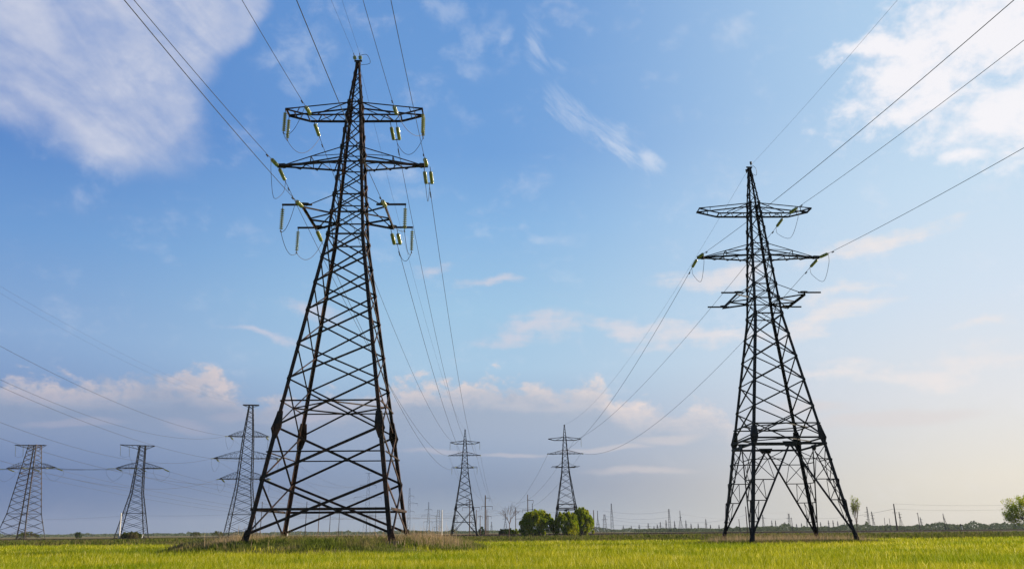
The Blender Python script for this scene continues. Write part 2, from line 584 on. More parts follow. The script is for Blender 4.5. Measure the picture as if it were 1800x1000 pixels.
def mat_ground():
    m, t, p = new_mat('ground_soil')
    geo = t.n('ShaderNodeNewGeometry').outputs['Position']
    s = t.n('ShaderNodeSeparateXYZ')
    t.put(s.inputs[0], geo)
    x, y, z = s.outputs
    green = t.mix(t.noise(geo, 1.5, 4), (.1, .13, .008, 1), (.2, .22, .012, 1))
    rough = t.mix(t.ss(t.noise(t.map(geo, scale=(.25, .5, 1)), .6, 5), .4, .62), (.07, .08, .022, 1), (.13, .11, .055, 1))
    plain = t.mix(t.ss(t.noise(t.map(geo, scale=(1, 1, 1)), .012, 6, .6), .4, .6), (.15, .115, .075, 1), (.1, .105, .055, 1))
    edge = t.m('ADD', t.m('SUBTRACT', y, 107.0), t.m('MULTIPLY', t.m('SUBTRACT', t.noise(geo, .15, 3), .5), 6.0))
    edge = t.m('SUBTRACT', edge, t.m('MULTIPLY', x, .05))
    c = t.mix(t.ss(edge, -1, 1), green, rough)
    c = t.mix(t.ss(y, 300, 380), c, plain)
    # uncultivated islands under the near pylons
    c = t.mix(t.ss(z, .06, .16), c, rough)
    t.put(p.inputs['Base Color'], c)
    p.inputs['Roughness'].default_value = 1
    p.inputs['Specular IOR Level'].default_value = 0
    return m


V, F = ground_mesh()
tag(np_mesh('ground', V, F, mat_ground()), kind='structure')


def blades(name, x, y, h, w, lean, mat, label, cat, z=None):
    """three-sided leaf blades: base pair + bent tip, facing random ways"""
    n = len(x)
    z0 = (ground_z(x, y) if z is None else z) - .03
    a = rng.uniform(0, 2 * np.pi, n)
    b = rng.uniform(0, 2 * np.pi, n)
    ca, sa = np.cos(a) * w / 2, np.sin(a) * w / 2
    lx, ly = np.cos(b) * lean * h, np.sin(b) * lean * h
    P0 = np.stack([x - ca, y - sa, z0], 1)
    P1 = np.stack([x + ca, y + sa, z0], 1)
    P2 = np.stack([x + ca * .8 + lx * .35, y + sa * .8 + ly * .35, z0 + h * .6], 1)
    P3 = np.stack([x - ca * .8 + lx * .35, y - sa * .8 + ly * .35, z0 + h * .6], 1)
    P4 = np.stack([x + lx, y + ly, z0 + h], 1)
    V = np.stack([P0, P1, P2, P3, P4], 1).reshape(-1, 3)
    i = np.arange(n) * 5
    F = np.concatenate([np.stack([i, i + 1, i + 2], 1), np.stack([i, i + 2, i + 3], 1), np.stack([i + 3, i + 2, i + 4], 1)])
    o = np_mesh(name, V, F, mat)
    return tag(o, label, cat, kind='stuff')


def scatter(n, y0, y1, power, margin=6):
    u = rng.uniform(0, 1, n)
    k = 1 - power
    y = (y0 ** k + u * (y1 ** k - y0 ** k)) ** (1 / k)
    x = rng.uniform(-1, 1, n) * (y * .68 + margin)
    return x, y


# the green cereal field
x, y = scatter(420000, 14, 112, 1.5)
k = (y < field_edge(x)) & (isl(x, y) < .0)
x, y = x[k], y[k]
patch = .5 + .5 * np.sin(x * .21 + 2 * np.sin(y * .13)) * np.sin(y * .4 + 1.5 * np.sin(x * .07))
h = (.33 + .07 * patch + .05 * np.sin(x * .9 + y * .6)) * rng.uniform(.7, 1.2, len(x))
blades('wheat', x, y, h, np.maximum(.009, .00042 * y) * rng.uniform(.7, 1.4, len(x)), rng.uniform(.05, .6, len(x)), M['wheat'],
       'bright yellow green young wheat covering the near field', 'crop')
# rough weeds between the field and the railway
x, y = scatter(60000, 103, 300, 1.8, 10)
k = (y > field_edge(x)) & (rng.uniform(0, 1, len(x)) < .55 + .45 * np.sin(x * .13 + np.sin(y * .09) * 2))
x, y = x[k], y[k]
big = np.clip(np.sin(x * .17 + y * .05) + np.sin(x * .05 - 1) * .6, 0, 1.4)
h = rng.uniform(.2, .45, len(x)) * (1 + .7 * big)
blades('verge_weeds', x, y, h, .0013 * y * rng.uniform(.7, 1.3, len(x)), rng.uniform(.1, .8, len(x)), M['weed'],
       'dull olive weeds and grass in the strip before the railway', 'weeds')
# weeds and dry grass on the two islands
n = 42000
x = rng.uniform(LX - 13, LX + 13, n)
y = rng.uniform(LY - 10, LY + 10, n)
k = isl(x, y) > rng.uniform(-.06, .06, n)
x, y = x[k], y[k]
h = rng.uniform(.15, .42, len(x)) * (1.0 + .5 * np.sin(x * .8 + 1) * np.sin(y * .9))
h = np.where(x < LX - 8.3, h * 1.5, h)
blades('mound_weeds', x, y, h, rng.uniform(.03, .06, len(x)), rng.uniform(.1, .9, len(x)), M['weed_dark'],
       'dark green weeds on the low mound under the rusty pylon', 'weeds')
n = 6500
x = np.concatenate([rng.uniform(LX - 9, LX + 9, n), rng.normal(LX - 6.3, 1.5, 700), rng.normal(LX + 7.2, 1.8, 900)])
y = np.concatenate([LY + rng.uniform(-3, 7, n), rng.normal(LY - 3.5, 1.6, 700), rng.normal(LY - 3.8, 1.8, 900)])
k = isl(x, y) > .03
x, y = x[k], y[k]
side = np.exp(-((x - LX - 7.2) / 2.2) ** 2) + .7 * np.exp(-((x - LX + 6.3) / 2) ** 2)
h = rng.uniform(.2, .55, len(x)) * (1 + .6 * side) * np.where(rng.uniform(0, 1, len(x)) < .07, 2.1, 1)
blades('dry_grass', x, y, h, rng.uniform(.012, .026, len(x)), rng.uniform(.05, .55, len(x)), M['straw'],
       'tall dry straw coloured grass around the feet of the rusty pylon', 'dry grass')
n = 26000
x = rng.uniform(RX - 10, RX + 10, n)
y = rng.uniform(RY - 9, RY + 9, n)
k = isl(x, y) > rng.uniform(-.06, .06, n)
x, y = x[k], y[k]
h = rng.uniform(.15, .4, len(x))
blades('island_weeds', x, y, h, rng.uniform(.035, .07, len(x)), rng.uniform(.1, .9, len(x)), M['weed'],
       'olive weeds in the uncut patch under the black pylon', 'weeds')
n = 5000
x = rng.uniform(RX - 8, RX + 8, n)
y = RY + rng.uniform(-5, 7, n)
k = isl(x, y) > .05
x, y = x[k], y[k]
blades('dry_stalks', x, y, rng.uniform(.3, .95, len(x)), rng.uniform(.012, .024, len(x)), rng.uniform(.02, .4, len(x)), M['straw'],
       'thin dry brown stalks standing between the feet of the black pylon', 'dry grass')

# ------------------------------------------------------------------ railway
rail_pts = [(-420, 190, 0.05), (-136, 285, .1), (0, 335, .3), (150, 388, .38), (310, 450, .45), (700, 600, .45)]


def lerp_path(pts, step):
    out = []
    for a, b in zip(pts, pts[1:]):
        a, b = Vector(a), Vector(b)
        n = max(1, int((b - a).length / step))
        out += [a + (b - a) * i / n for i in range(n)]
    return out + [Vector(pts[-1])]


path = lerp_path(rail_pts, 12)
bed = MB()
prev = None
for i, p in enumerate(path):
    t = (path[min(i + 1, len(path) - 1)] - path[max(i - 1, 0)]).normalized()
    s = Vector((t.y, -t.x, 0))
    pr = bed.ring([p - s * 3.2 + Vector((0, 0, -.3 - p.z)), p - s * 1.7, p + s * 1.7, p + s * 3.2 + Vector((0, 0, -.3 - p.z))])
    if prev:
        for k in range(3):
            bed.f.append((prev[k], prev[k + 1], pr[k + 1], pr[k]))
    prev = pr
tag(bed.build('railway_embankment', M['ballast']), kind='structure')
tr = thing('railway_track', 'dark rusty railway track running along the far edge of the green field', 'railway track', (0, 335, .3))
off = Vector((0, 335, .3))
for sgn in (-1, 1):
    rl = MB()
    pts = []
    for i, p in enumerate(path):
        t = (path[min(i + 1, len(path) - 1)] - path[max(i - 1, 0)]).normalized()
        pts.append(p + Vector((t.y, -t.x, 0)) * .76 * sgn + Vector((0, 0, .24)) - off)
    for a, b in zip(pts, pts[1:]):
        rl.bar(a, b, .08, .2)
    rl.build('rail', M['rust_rail'], tr)
sl = MB()
for p, q in zip(lerp_path(rail_pts, 1.5), lerp_path(rail_pts, 1.5)[1:]):
    if not -330 < p.x < 420:
        continue
    t = (q - p).normalized()
    s = Vector((t.y, -t.x, 0)) * 1.35
    c = p - off + Vector((0, 0, .06))
    sl.bar(c - s, c + s, .28, .16)
tag(sl.build('sleeper', M['sleeper'], tr), kind='stuff')


# ------------------------------------------------------------------ big pylons
def pylon(name, label, loc, rotz, mat, zs, base, wb=4.85, gusset_big=.55):
    """double circuit anchor pylon, local x along the arms, y along the line"""
    root = thing(name, label, 'pylon', loc, rotz, 'double circuit lattice pylons with three pairs of arms')
    waist, top = zs['waist'], zs['top']
    H = 38.5
    knots = [(0, wb), (waist, 1.43), (top + 1.13, .55), (H - .25, .14)]

    def w(z):
        for (z0, w0), (z1, w1) in zip(knots, knots[1:]):
            if z <= z1:
                return w0 + (w1 - w0) * (z - z0) / (z1 - z0)
        return knots[-1][1]

    def nd(sx, sy, z):
        return Vector((sx * w(z), sy * w(z), z))
    corners = [(-1, -1), (1, -1), (1, 1), (-1, 1)]
    faces = [((-1, -1), (1, -1), Vector((0, -1, 0))), ((1, -1), (1, 1), Vector((1, 0, 0))), ((1, 1), (-1, 1), Vector((0, 1, 0))), ((-1, 1), (-1, -1), Vector((-1, 0, 0)))]
    lv = zs['levels']
    plate_z = zs['plate']
    # legs
    for sx, sy in corners:
        mb = MB()
        for (z0, z1, ww) in ((-.35, plate_z, .29), (plate_z, waist, .26), (waist, top + 1.13, .22), (top + 1.13, H - .25, .15)):
            mb.angle(nd(sx, sy, max(z0, 0)) + Vector((0, 0, min(z0, 0))), nd(sx, sy, z1), (-sx, 0, 0), (0, -sy, 0), ww)
        lg = mb.build('leg', mat, root)
        # large splice plates where the stand meets the body
        for kind in ('x', 'y'):
            g = MB()
            p = nd(sx, sy, plate_z)
            dn, up = nd(sx, sy, plate_z - .55), nd(sx, sy, plate_z + 1.05)
            if kind == 'y':
                a = Vector((-sx, 0, 0))
                n = Vector((0, sy, 0))
            else:
                a = Vector((0, -sy, 0))
                n = Vector((sx, 0, 0))
            poly = [dn - Vector((0, 0, .35)), dn + a * .3 - Vector((0, 0, .3)), p + a * .52 - Vector((0, 0, .05)), p + a * .52 + Vector((0, 0, .25)), up + a * .34, up - a * .02, p - a * .12 + Vector((0, 0, .1)), p - a * .22 - Vector((0, 0, .15)), p - a * .12 - Vector((0, 0, .5))]
            g.plate([q + n * .02 for q in poly], n, .035)
            g.build('gusset_plate', mat, lg)
        for z in lv:
            if z in (0, plate_z) or z > top + 1.3:
                continue
            sz = zs['gus'] if z >= waist - .1 else .2
            if z > top + 1.5:
                sz = .14
            if z < waist - .1:
                g = MB()
                p = nd(sx, sy, z)
                g.plate([p + Vector((-sx * .02, sy * .03, -.2)), p + Vector((-sx * .26, sy * .03, -.08)), p + Vector((-sx * .26, sy * .03, .08)), p + Vector((-sx * .02, sy * .03, .2))], (0, sy, 0), .03)
            else:
                g = MB()
                p = nd(sx, sy, z)
                o1 = Vector((sx * .02, sy * .022, 0))
                g.plate([p + o1 + Vector((-sx * .01, 0, -sz * .8)), p + o1 + Vector((-sx * sz, 0, -sz * .45)), p + o1 + Vector((-sx * sz, 0, sz * .45)), p + o1 + Vector((-sx * .01, 0, sz * .8))], (0, sy, 0), .03)
                g.plate([p + o1 + Vector((.004 * sx, -sy * .01, -sz * .8)), p + o1 + Vector((.004 * sx, -sy * sz, -sz * .45)), p + o1 + Vector((.004 * sx, -sy * sz, sz * .45)), p + o1 + Vector((.004 * sx, -sy * .01, sz * .8))], (sx, 0, 0), .03)
            g.build('gusset_plate', mat, lg)
        ft = MB()
        c0 = nd(sx, sy, 0)
        f0, f1 = .55, .38
        ft.prism([c0 + Vector((a * f0, b * f0, -1.1)) for a, b in corners], [c0 + Vector((a * f1, b * f1, -.12)) for a, b in corners])
        ft.build('footing', M['foot'], root)
        st = MB()
        for a in (-1, 1):
            st.plate([c0 + Vector((a * .3 - sx * .1, -sy * .1 + a * .02, -.12)), c0 + Vector((-sx * .1, -sy * .1 + a * .02, -.12)), c0 + Vector((-sx * .1, -sy * .1 + a * .02, .75))], (0, 1, 0), .04)
        st.build('foot_stiffener', mat, lg)

    def brace(mb, a, b, n, ww, off):
        a, b = Vector(a), Vector(b)
        d = (b - a).normalized()
        side = n.cross(d).normalized()
        mb.angle(a + n * off - side * ww * .5, b + n * off - side * ww * .5, side, -n, ww, ww * .8)

    # crossed bracing of each panel of each face
    for z0, z1 in zip(lv, lv[1:]):
        if z0 < plate_z - .01 and base != 'cross':
            continue
        ww = .17 if z0 < plate_z - .01 else (.125 if z0 < waist - .05 else (.085 if z0 < top + 1 else .06))
        for (a, b, n) in faces:
            mb = MB()
            if z0 == 0 and base == 'cross':
                zb = .35
            else:
                zb = z0
            brace(mb, nd(a[0], a[1], zb), nd(b[0], b[1], z1), n, ww, .045)
            brace(mb, nd(b[0], b[1], zb), nd(a[0], a[1], z1), n, ww * .9, -.10)
            mb.build('cross_brace', mat, root)
    # horizontals
    for z, ww in zs['horiz']:
        for (a, b, n) in faces:
            mb = MB()
            brace(mb, nd(a[0], a[1], z), nd(b[0], b[1], z), n, ww, .09)
            mb.build('horizontal_strut', mat, root)
    for z in zs['plan']:
        mb = MB()
        ms = [(Vector((0, -w(z), z))), Vector((w(z), 0, z)), Vector((0, w(z), z)), Vector((-w(z), 0, z))]
        for i in range(4):
            mb.angle(ms[i], ms[(i + 1) % 4], (0, 0, -1), -ms[i] * Vector((1, 1, 0)).length, .1)
        mb.build('plan_brace', mat, root)
    if base == 'bent':                                           # inverted V on each face with small redundant bars
        za = plate_z - .72
        for (a, b, n) in faces:
            mid = (nd(a[0], a[1], za) + nd(b[0], b[1], za)) / 2
            mb = MB()
            brace(mb, nd(a[0], a[1], za), nd(b[0], b[1], za), n, .2, .06)
            g = [mid + n * .1 + Vector((0, 0, .2)), mid + n * .1 - Vector((0, 0, .3))]
            t = (nd(b[0], b[1], za) - nd(a[0], a[1], za)).normalized()
            mb.plate([g[0] + t * .7, g[1] + t * .45, g[1] - t * .45, g[0] - t * .7], n, .03)
            mb.build('stand_beam', mat, root)
            for c, o in ((a, b), (b, a)):
                foot = nd(c[0], c[1], .25)
                mb = MB()
                brace(mb, mid, foot, n, .15, .05)
                mb.build('inclined_strut', mat, root)
                mb = MB()
                hz = [1.75, 3.6, 5.45, 7.3]

                def strut_at(z):
                    return foot + (mid - foot) * (z - foot.z) / (mid.z - foot.z)
                for i, z in enumerate(hz):
                    A, B = nd(c[0], c[1], z), strut_at(z)
                    brace(mb, A, B, n, .08, .02)
                    zn = hz[i + 1] if i < 3 else za
                    m2 = (A + B) / 2
                    if i < 3:
                        brace(mb, B, nd(c[0], c[1], zn), n, .07, .07)
                        brace(mb, A, (nd(c[0], c[1], zn) + strut_at(zn)) / 2, n, .06, -.03)
                        brace(mb, B, (nd(c[0], c[1], zn) + strut_at(zn)) / 2, n, .06, -.06)
                    else:
                        brace(mb, m2, strut_at(za - .5), n, .07, -.03)
                        brace(mb, m2, nd(c[0], c[1], za), n, .07, -.06)
                mb.build('redundant_bracing', mat, root)
    if base == 'wide':                                           # one tall cross with framed legs
        for (a, b, n) in faces:
            mb = MB()
            brace(mb, nd(a[0], a[1], .2), nd(b[0], b[1], plate_z), n, .16, .05)
            brace(mb, nd(b[0], b[1], .2), nd(a[0], a[1], plate_z), n, .16, -.1)
            mb.build('cross_brace', mat, root)
            mb = MB()
            for z in (2.4, 4.7, 7.2):
                A, B = nd(a[0], a[1], z), nd(b[0], b[1], z)
                if z == 4.7:
                    brace(mb, A, B, n, .15, .02)
                else:
                    brace(mb, A, A + (B - A) * .22, n, .1, .02)
                    brace(mb, B, B + (A - B) * .22, n, .1, .02)
            for c, o in ((a, b), (b, a)):
                for z0, z1 in ((.4, 2.4), (2.4, 4.7), (4.7, 7.2)):
                    A, B = nd(c[0], c[1], z0), nd(o[0], o[1], z1)
                    q = nd(c[0], c[1], z1) + (B - nd(c[0], c[1], z1)) * .22
                    brace(mb, A, q, n, .08, .07)
                    brace(mb, nd(c[0], c[1], z1), A + (nd(o[0], o[1], z0) - A) * .2, n, .08, -.05)
            mb.build('redundant_bracing', mat, root)
    # peak cap
    mb = MB()
    mb.prism([(a * .2, b * .2, H - .32) for a, b in corners], [(a * .2, b * .2, H - .18) for a, b in corners])
    mb.bar((-.32, 0, H - .1), (.32, 0, H - .1), .12, .12)
    mb.build('peak_cap', mat, root)

    zt, zm, zb_ = zs['top'], zs['mid'], zs['bot']
    for s in (-1, 1):
        # upper arm: flat bottom chords that rise to a squared tip
        mb = MB()
        kx, tx, hd = zs['knee'], zs['tip'], .6
        for sy in (-1, 1):
            b0 = Vector((s * w(zt), sy * w(zt), zt))
            kn = Vector((s * kx, sy * hd, zt))
            tp = Vector((s * tx, sy * hd, zt + .52))
            b1 = Vector((s * w(zt + 1.13), sy * w(zt + 1.13), zt + 1.13))
            it = Vector((s * (tx - .65), sy * hd, zt + .6))
            iw = (0, -sy, 0)
            mb.angle(b0, kn, iw, (0, 0, -1), .15)
            mb.angle(kn, tp, iw, (0, 0, -1), .14)
            mb.angle(b1, it, iw, (0, 0, -1), .10)
            mb.angle(it, tp + Vector((0, 0, .03)), iw, (0, 0, -1), .13)
            mb.angle(b1 + Vector((0, -sy * .03, -.05)), kn + Vector((-s * .8, -sy * .03, .03)), iw, (0, 0, 1), .07)
            q = kn + (tp - kn) * .45
            mb.angle(q, it + (b1 - it) * .12, iw, (s, 0, 0), .06)
        for f0, f1 in ((.22, .42), (.62, .42), (.62, .8), (1.0, .8), (.22, .05)):
            x0, x1 = s * (w(zt) + (kx - w(zt)) * f0), s * (w(zt) + (kx - w(zt)) * f1)
            mb.angle((x0, -hd, zt - .03), (x1, hd, zt - .03), (s, 0, 0), (0, 0, -1), .07)
        mb.angle((s * kx, -hd, zt - .02), (s * kx, hd, zt - .02), (s, 0, 0), (0, 0, -1), .1)
        mb.angle((s * tx, -hd - .1, zt + .5), (s * tx, hd + .1, zt + .5), (-s, 0, 0), (0, 0, -1), .13)
        mb.angle((s * (tx - .65), -hd, zt + .33), (s * (tx - .65), hd, zt + .33), (-s, 0, 0), (0, 0, -1), .08)
        mb.build('cross_arm', mat, root)
        # middle arm: tapers to a point, with a raised tie
        mb = MB()
        tx = zs['midtip']
        for sy in (-1, 1):
            b0 = Vector((s * w(zm), sy * w(zm), zm))
            tp = Vector((s * tx, sy * .1, zm))
            b1 = Vector((s * w(zm + 1.36), sy * w(zm + 1.36), zm + 1.36))
            pk = Vector((s * tx * .545, sy * .5, zm + .74))
            iw = (0, -sy, 0)
            mb.angle(b0, tp, iw, (0, 0, 1), .16)
            mb.angle(b1, pk, iw, (0, 0, -1), .085)
            mb.angle(pk, tp + Vector((-s * .3, 0, .1)), iw, (0, 0, -1), .085)
            dn = b0 + (tp - b0) * .46
            mb.angle(pk, dn, (s, 0, 0), iw, .07)
            mb.angle(pk, b0 + (b1 - b0) * .5, iw, (0, 0, -1), .06)
        n_ = 7
        for i in range(n_):
            f0, f1 = i / n_ * .93, (i + 1) / n_ * .93
            sg = 1 if i % 2 else -1

            def ch(f, sy):
                a = Vector((s * w(zm), sy * w(zm), zm))
                return a + (Vector((s * tx, sy * .1, zm)) - a) * f
            mb.angle(ch(f0, sg) + Vector((0, 0, -.03)), ch(f1, -sg) + Vector((0, 0, -.03)), (s, 0, 0), (0, 0, -1), .07)
        p0, p1 = Vector((s * tx * .545, -.5, zm + .72)), Vector((s * tx * .545, .5, zm + .72))
        mb.angle(p0, p1, (s, 0, 0), (0, 0, -1), .07)
        mb.plate([(s * (tx - .55), -.2, zm - .04), (s * (tx + .12), -.14, zm - .04), (s * (tx + .12), .14, zm - .04), (s * (tx - .55), .2, zm - .04)], (0, 0, 1), .26)
        mb.build('cross_arm', mat, root)
        # lower arm: outer bar along the line with long jumper beams
        mb = MB()
        ox, oy = zs['botx'], zs['boty']
        mb.angle((s * ox, -oy, zb_), (s * ox, oy, zb_), (-s, 0, 0), (0, 0, -1), .17)
        mb.bar((s * ox - s * .06, -oy, zb_ + .02), (s * ox - s * .06, oy, zb_ + .02), .1, .14)
        for sy in (-1, 1):
            b0 = Vector((s * w(zb_), sy * w(zb_), zb_))
            mb.angle(b0, (s * (ox - .1), sy * oy, zb_ + .03), (0, -sy, 0), (0, 0, -1), .14)
            mb.angle(b0 + Vector((0, -sy * .2, 0)), (s * ox, sy * .12, zb_ - .05), (0, -sy, 0), (0, 0, -1), .12)
            b1 = Vector((s * w(zb_ + 1.5), sy * w(zb_ + 1.5), zb_ + 1.5))
            mb.angle(b1, (s * (ox - .25), sy * (oy - .1), zb_ + .12), (0, -sy, 0), (0, 0, -1), .075)
            mb.bar((s * (ox - .75), sy * (oy + .06), zb_ + .12), (s * (ox + 1.52), sy * (oy + .06), zb_ + .12), .12, .13)
            mb.plate([(s * (ox - .5), sy * oy - .16, zb_ + .2), (s * (ox - .1), sy * oy - .22, zb_ + .2), (s * (ox + .2), sy * oy - .12, zb_ + .2), (s * (ox + .2), sy * oy + .12, zb_ + .2), (s * (ox - .1), sy * oy + .22, zb_ + .2), (s * (ox - .5), sy * oy + .16, zb_ + .2)], (0, 0, 1), .04)
        mb.build('cross_arm', mat, root)
    return root


UP_L = [22.4, 24.27, 25.8, 27.25, 28.7, 30.06, 31.6, 33.12, 34.25, 35.3, 36.3, 37.2, 38.2]
ZL = dict(plate=7.5, waist=22.4, top=33.12, mid=28.7, bot=24.27, knee=3.75, tip=5.6, midtip=5.95, botx=3.2, boty=2.4, gus=.28,
          levels=[0, 3.95, 7.5, 10.93, 13.54, 16.16, 18.38, 20.5] + UP_L,
          horiz=[(1.95, .17), (5.75, .09), (9.3, .1), (22.4, .12), (24.27, .12), (25.8, .1), (28.7, .11), (30.06, .09), (33.12, .1), (34.25, .09)], plan=[9.3])
ZR = dict(plate=9.45, waist=21.8, top=32.95, mid=28.07, bot=23.44, knee=3.8, tip=5.95, midtip=6.28, botx=3.45, boty=2.65, gus=.28,
          levels=[0, 9.45, 12.3, 14.9, 17.3, 19.6, 21.8, 23.44, 24.95, 26.5, 28.07, 29.43, 31.2, 32.95, 34.08, 35.2, 36.3, 37.2, 38.2],
          horiz=[(9.3, .16), (10.65, .12), (21.8, .12), (23.44, .12), (24.95, .1), (28.07, .11), (29.43, .09), (32.95, .1), (34.08, .09)], plan=[9.3, 10.7])
ZF = dict(ZL, plate=9.45, levels=[0, 9.45, 12.3, 14.8, 17.2, 19.6] + UP_L, horiz=ZL['horiz'][3:] + [(10.9, .14)], plan=[10.9])

py_rust = pylon('lattice_pylon', 'tallest rusty brown pylon on the grassy mound, insulators on all six arms', (LX, LY, LZ), LROT, M['rusty'], ZL, 'cross')
py_black = pylon('lattice_pylon', 'tall black pylon with splayed open legs and empty lower arms at the right', (RX, RY, RZ), RROT, M['black'], ZR, 'bent', 4.83, .5)
FLX, FLY, FLROT, FLZ = -18.26, 313.0, R(.9), .3
FRX, FRY, FRROT, FRZ = 18.56, 299.0, R(1.2), 0.0
py_far = pylon('lattice_pylon', 'small grey pylon between the big rusty pylon and the round bushes', (FLX, FLY, FLZ), FLROT, M['grey'], ZF, 'wide')
py_bush = copy_tree(py_black)
py_bush.location = (FRX, FRY, FRZ)
py_bush.rotation_euler = (0, 0, FRROT)
py_bush['label'] = 'small grey pylon standing among the round green bushes'


def regrey(o, m):
    for ch in o.children:
        if ch.type == 'MESH' and 'footing' not in ch.name:
            ch.material_slots[0].link = 'OBJECT'
            ch.material_slots[0].material = m
        regrey(ch, m)


regrey(py_bush, M['grey'])
FR_ = {'rust': (LX, LY, LZ, LROT), 'black': (RX, RY, RZ, RROT), 'far': (FLX, FLY, FLZ, FLROT), 'bush': (FRX, FRY, FRZ, FRROT)}


def W(t, x, y, z):
    X, Y, Z, r = FR_[t]
    return Vector((X + x * math.cos(r) - y * math.sin(r), Y + x * math.sin(r) + y * math.cos(r), Z + z))


# ------------------------------------------------------------------ insulators
PITCH_D = .17


def disc_mesh():
    mb = MB()
    mb.lathe([(.03, -.05), (.06, -.055), (.142, -.08), (.156, -.094), (.138, -.102), (.1, -.095), (.08, -.106), (.06, -.097), (.02, -.108)], 14)
    return mb.mesh('disc', True)


def cap_mesh():
    mb = MB()
    mb.lathe([(.03, .0), (.05, -.006), (.055, -.05), (.03, -.056)], 8)
    mb.lathe([(.022, -.1), (.022, -.19)], 6)
    return mb.mesh('cap', True)


ME_DISC, ME_CAP = disc_mesh(), cap_mesh()
ME_DISC.materials.append(M['glass'])
ME_CAP.materials.append(M['cap'])


def insulator(label, P, d, n=10, link=.24, double=0.0, group='glass insulator strings on the near pylons', sus=False, spread=None):
    """string of glass discs from P along d; returns the point where the wire starts"""
    d = Vector(d).normalized()
    root = thing('insulator_string' if not double else 'double_insulator_string', label, 'insulator', P, 0, group)
    root.rotation_mode = 'QUATERNION'
    q = (-d).to_track_quat('Z', 'Y')
    if spread is not None:                       # roll so the two strings lie side by side along 'spread'
        z = -d
        xx = (Vector(spread) - z * Vector(spread).dot(z)).normalized()
        yy = z.cross(xx)
        q = Matrix((xx, yy, z)).transposed().to_quaternion()
    root.rotation_quaternion = q
    cols = [0.0] if not double else [-double / 2, double / 2]
    L = link + n * PITCH_D
    for c in cols:
        mb = MB()
        k = max(1, int(link / .12))
        for i in range(k):
            z0 = -link * i / k
            mb.bar((c, 0, z0), (c, 0, z0 - link / k * .8), .035, .05, (1, 0, 0))
            mb.lathe([], 6) if False else None
        mb.bar((c, 0, 0), (c, 0, -link), .022, .022)
        mb.build('link', M['cap'], root)
        for i in range(n):
            o = link_mesh('disc', ME_DISC, None, root)
            o.location = (c, 0, -link - i * PITCH_D)
            p = link_mesh('cap', ME_CAP, None, o)
    mb = MB()
    if double:
        mb.bar((-double / 2 - .06, 0, -L - .02), (double / 2 + .06, 0, -L - .02), .09, .035)
        mb.bar((0, 0, -L), (0, 0, -L - .5), .04, .04)
        L += .5
        mb.build('yoke_plate', M['cap'], root)
    else:
        mb.bar((0, 0, -L), (0, 0, -L - .16), .035, .035)
        if sus:
            mb.bar((0, -.16, -L - .16), (0, .16, -L - .16), .07, .07)
        else:
            mb.bar((0, 0, -L - .1), (0, 0, -L - .4), .06, .05)
        L += .18 if sus else .36
        mb.build('wire_clamp', M['cap'], root)
    return Vector(P) + d * L


def parabola(P, Q, sag, n=48, t1=1.0):
    P, Q = Vector(P), Vector(Q)
    out = []
    for i in range(n + 1):
        t = t1 * i / n
        p = P + (Q - P) * t
        p.z -= 4 * sag * t * (1 - t)
        out.append(p)
    return out


def wire(label, pts, r, group, cat='power line', damper=True, r1=None, name='overhead_wire'):
    o0 = pts[0]
    mb = MB()
    mb.tube([p - o0 for p in pts], r, r1, 6)
    w = mb.build(name, M['wire'])
    w.location = o0
    tag(w, label, cat, group)
    if damper:
        d = (pts[1] - pts[0]).normalized()
        up = Vector((0, 0, 1))
        for s in ((1.0, 1.45) if damper == 2 else (1.1,)):
            c = d * s - up * .1
            m2 = MB()
            m2.tube([c - d * .2, c - d * .07], .055, .05, 8)
            m2.tube([c + d * .07, c + d * .2], .05, .055, 8)
            m2.tube([c - d * .2, c + d * .2], .015, .015, 6)
            m2.bar(c, c + up * .1, .03)
            m2.build('damper', M['cap'], w)
    return w


def curve(pts, n=10):
    """Catmull-Rom through points"""
    P = [Vector(p) for p in pts]
    P = [P[0] * 2 - P[1]] + P + [P[-1] * 2 - P[-2]]
    out = []
    for i in range(1, len(P) - 2):
        a, b, c, d = P[i - 1:i + 3]
        for k in range(n):
            t = k / n
            out.append(.5 * ((2 * b) + (c - a) * t + (2 * a - 5 * b + 4 * c - d) * t * t + (3 * b - a - 3 * c + d) * t ** 3))
    return out + [P[-2]]


def slack(A, B, drop, n=14):
    A, B = Vector(A), Vector(B)
    return parabola(A, B, drop, n)


def jumper(label, pts):
    return wire(label, pts, .02, 'jumper loops on the near pylons', 'jumper wire', False, name='jumper_wire')


def near_end(P, px, m):
    """where the wire leaving P with plan slope m (x per metre towards the viewer) meets the sight line of a photo pixel"""
    d = ray(*px)
    t = (P.x + m * P.y) / (d.x + m * d.y)
    return Vector((d.x * t, d.y * t, CAM_H + d.z * t))


def near_wire(label, P, px, slope, group, r, dm=True):
    """span from P over the viewer's head to the next pylon behind, through photo pixel px"""
    lo, hi = -.08, .16
    best = None
    for i in range(240):
        m = lo + (hi - lo) * i / 239
        Q = near_end(P, px, m)
        if not (5 < Q.y < P.y - 4):
            continue
        s = (P.z - Q.z) / (P.y - Q.y)
        if best is None or abs(s - slope) < best[0]:
            best = (abs(s - slope), m, Q, s)
    _, m, Q, s = best
    L = P.y - Q.y
    S = 250.0
    # z = P.z - a t + b t^2 through Q, back at P.z at t = S
    b = s / (S - L)
    a = b * S
    pts = []
    for i in range(61):
        t = (P.y + 190) * (i / 60) ** 1.6
        pts.append(Vector((P.x + m * t, P.y - t, P.z - a * t + b * t * t)))
    return wire(label, pts, r, group, 'power line', dm)


# direction helpers for strain strings
def sdir(P, Q, slope):
    v = Vector((Q[0] - P[0], Q[1] - P[1], 0)).normalized()
    return Vector((v.x, v.y, -slope)).normalized()


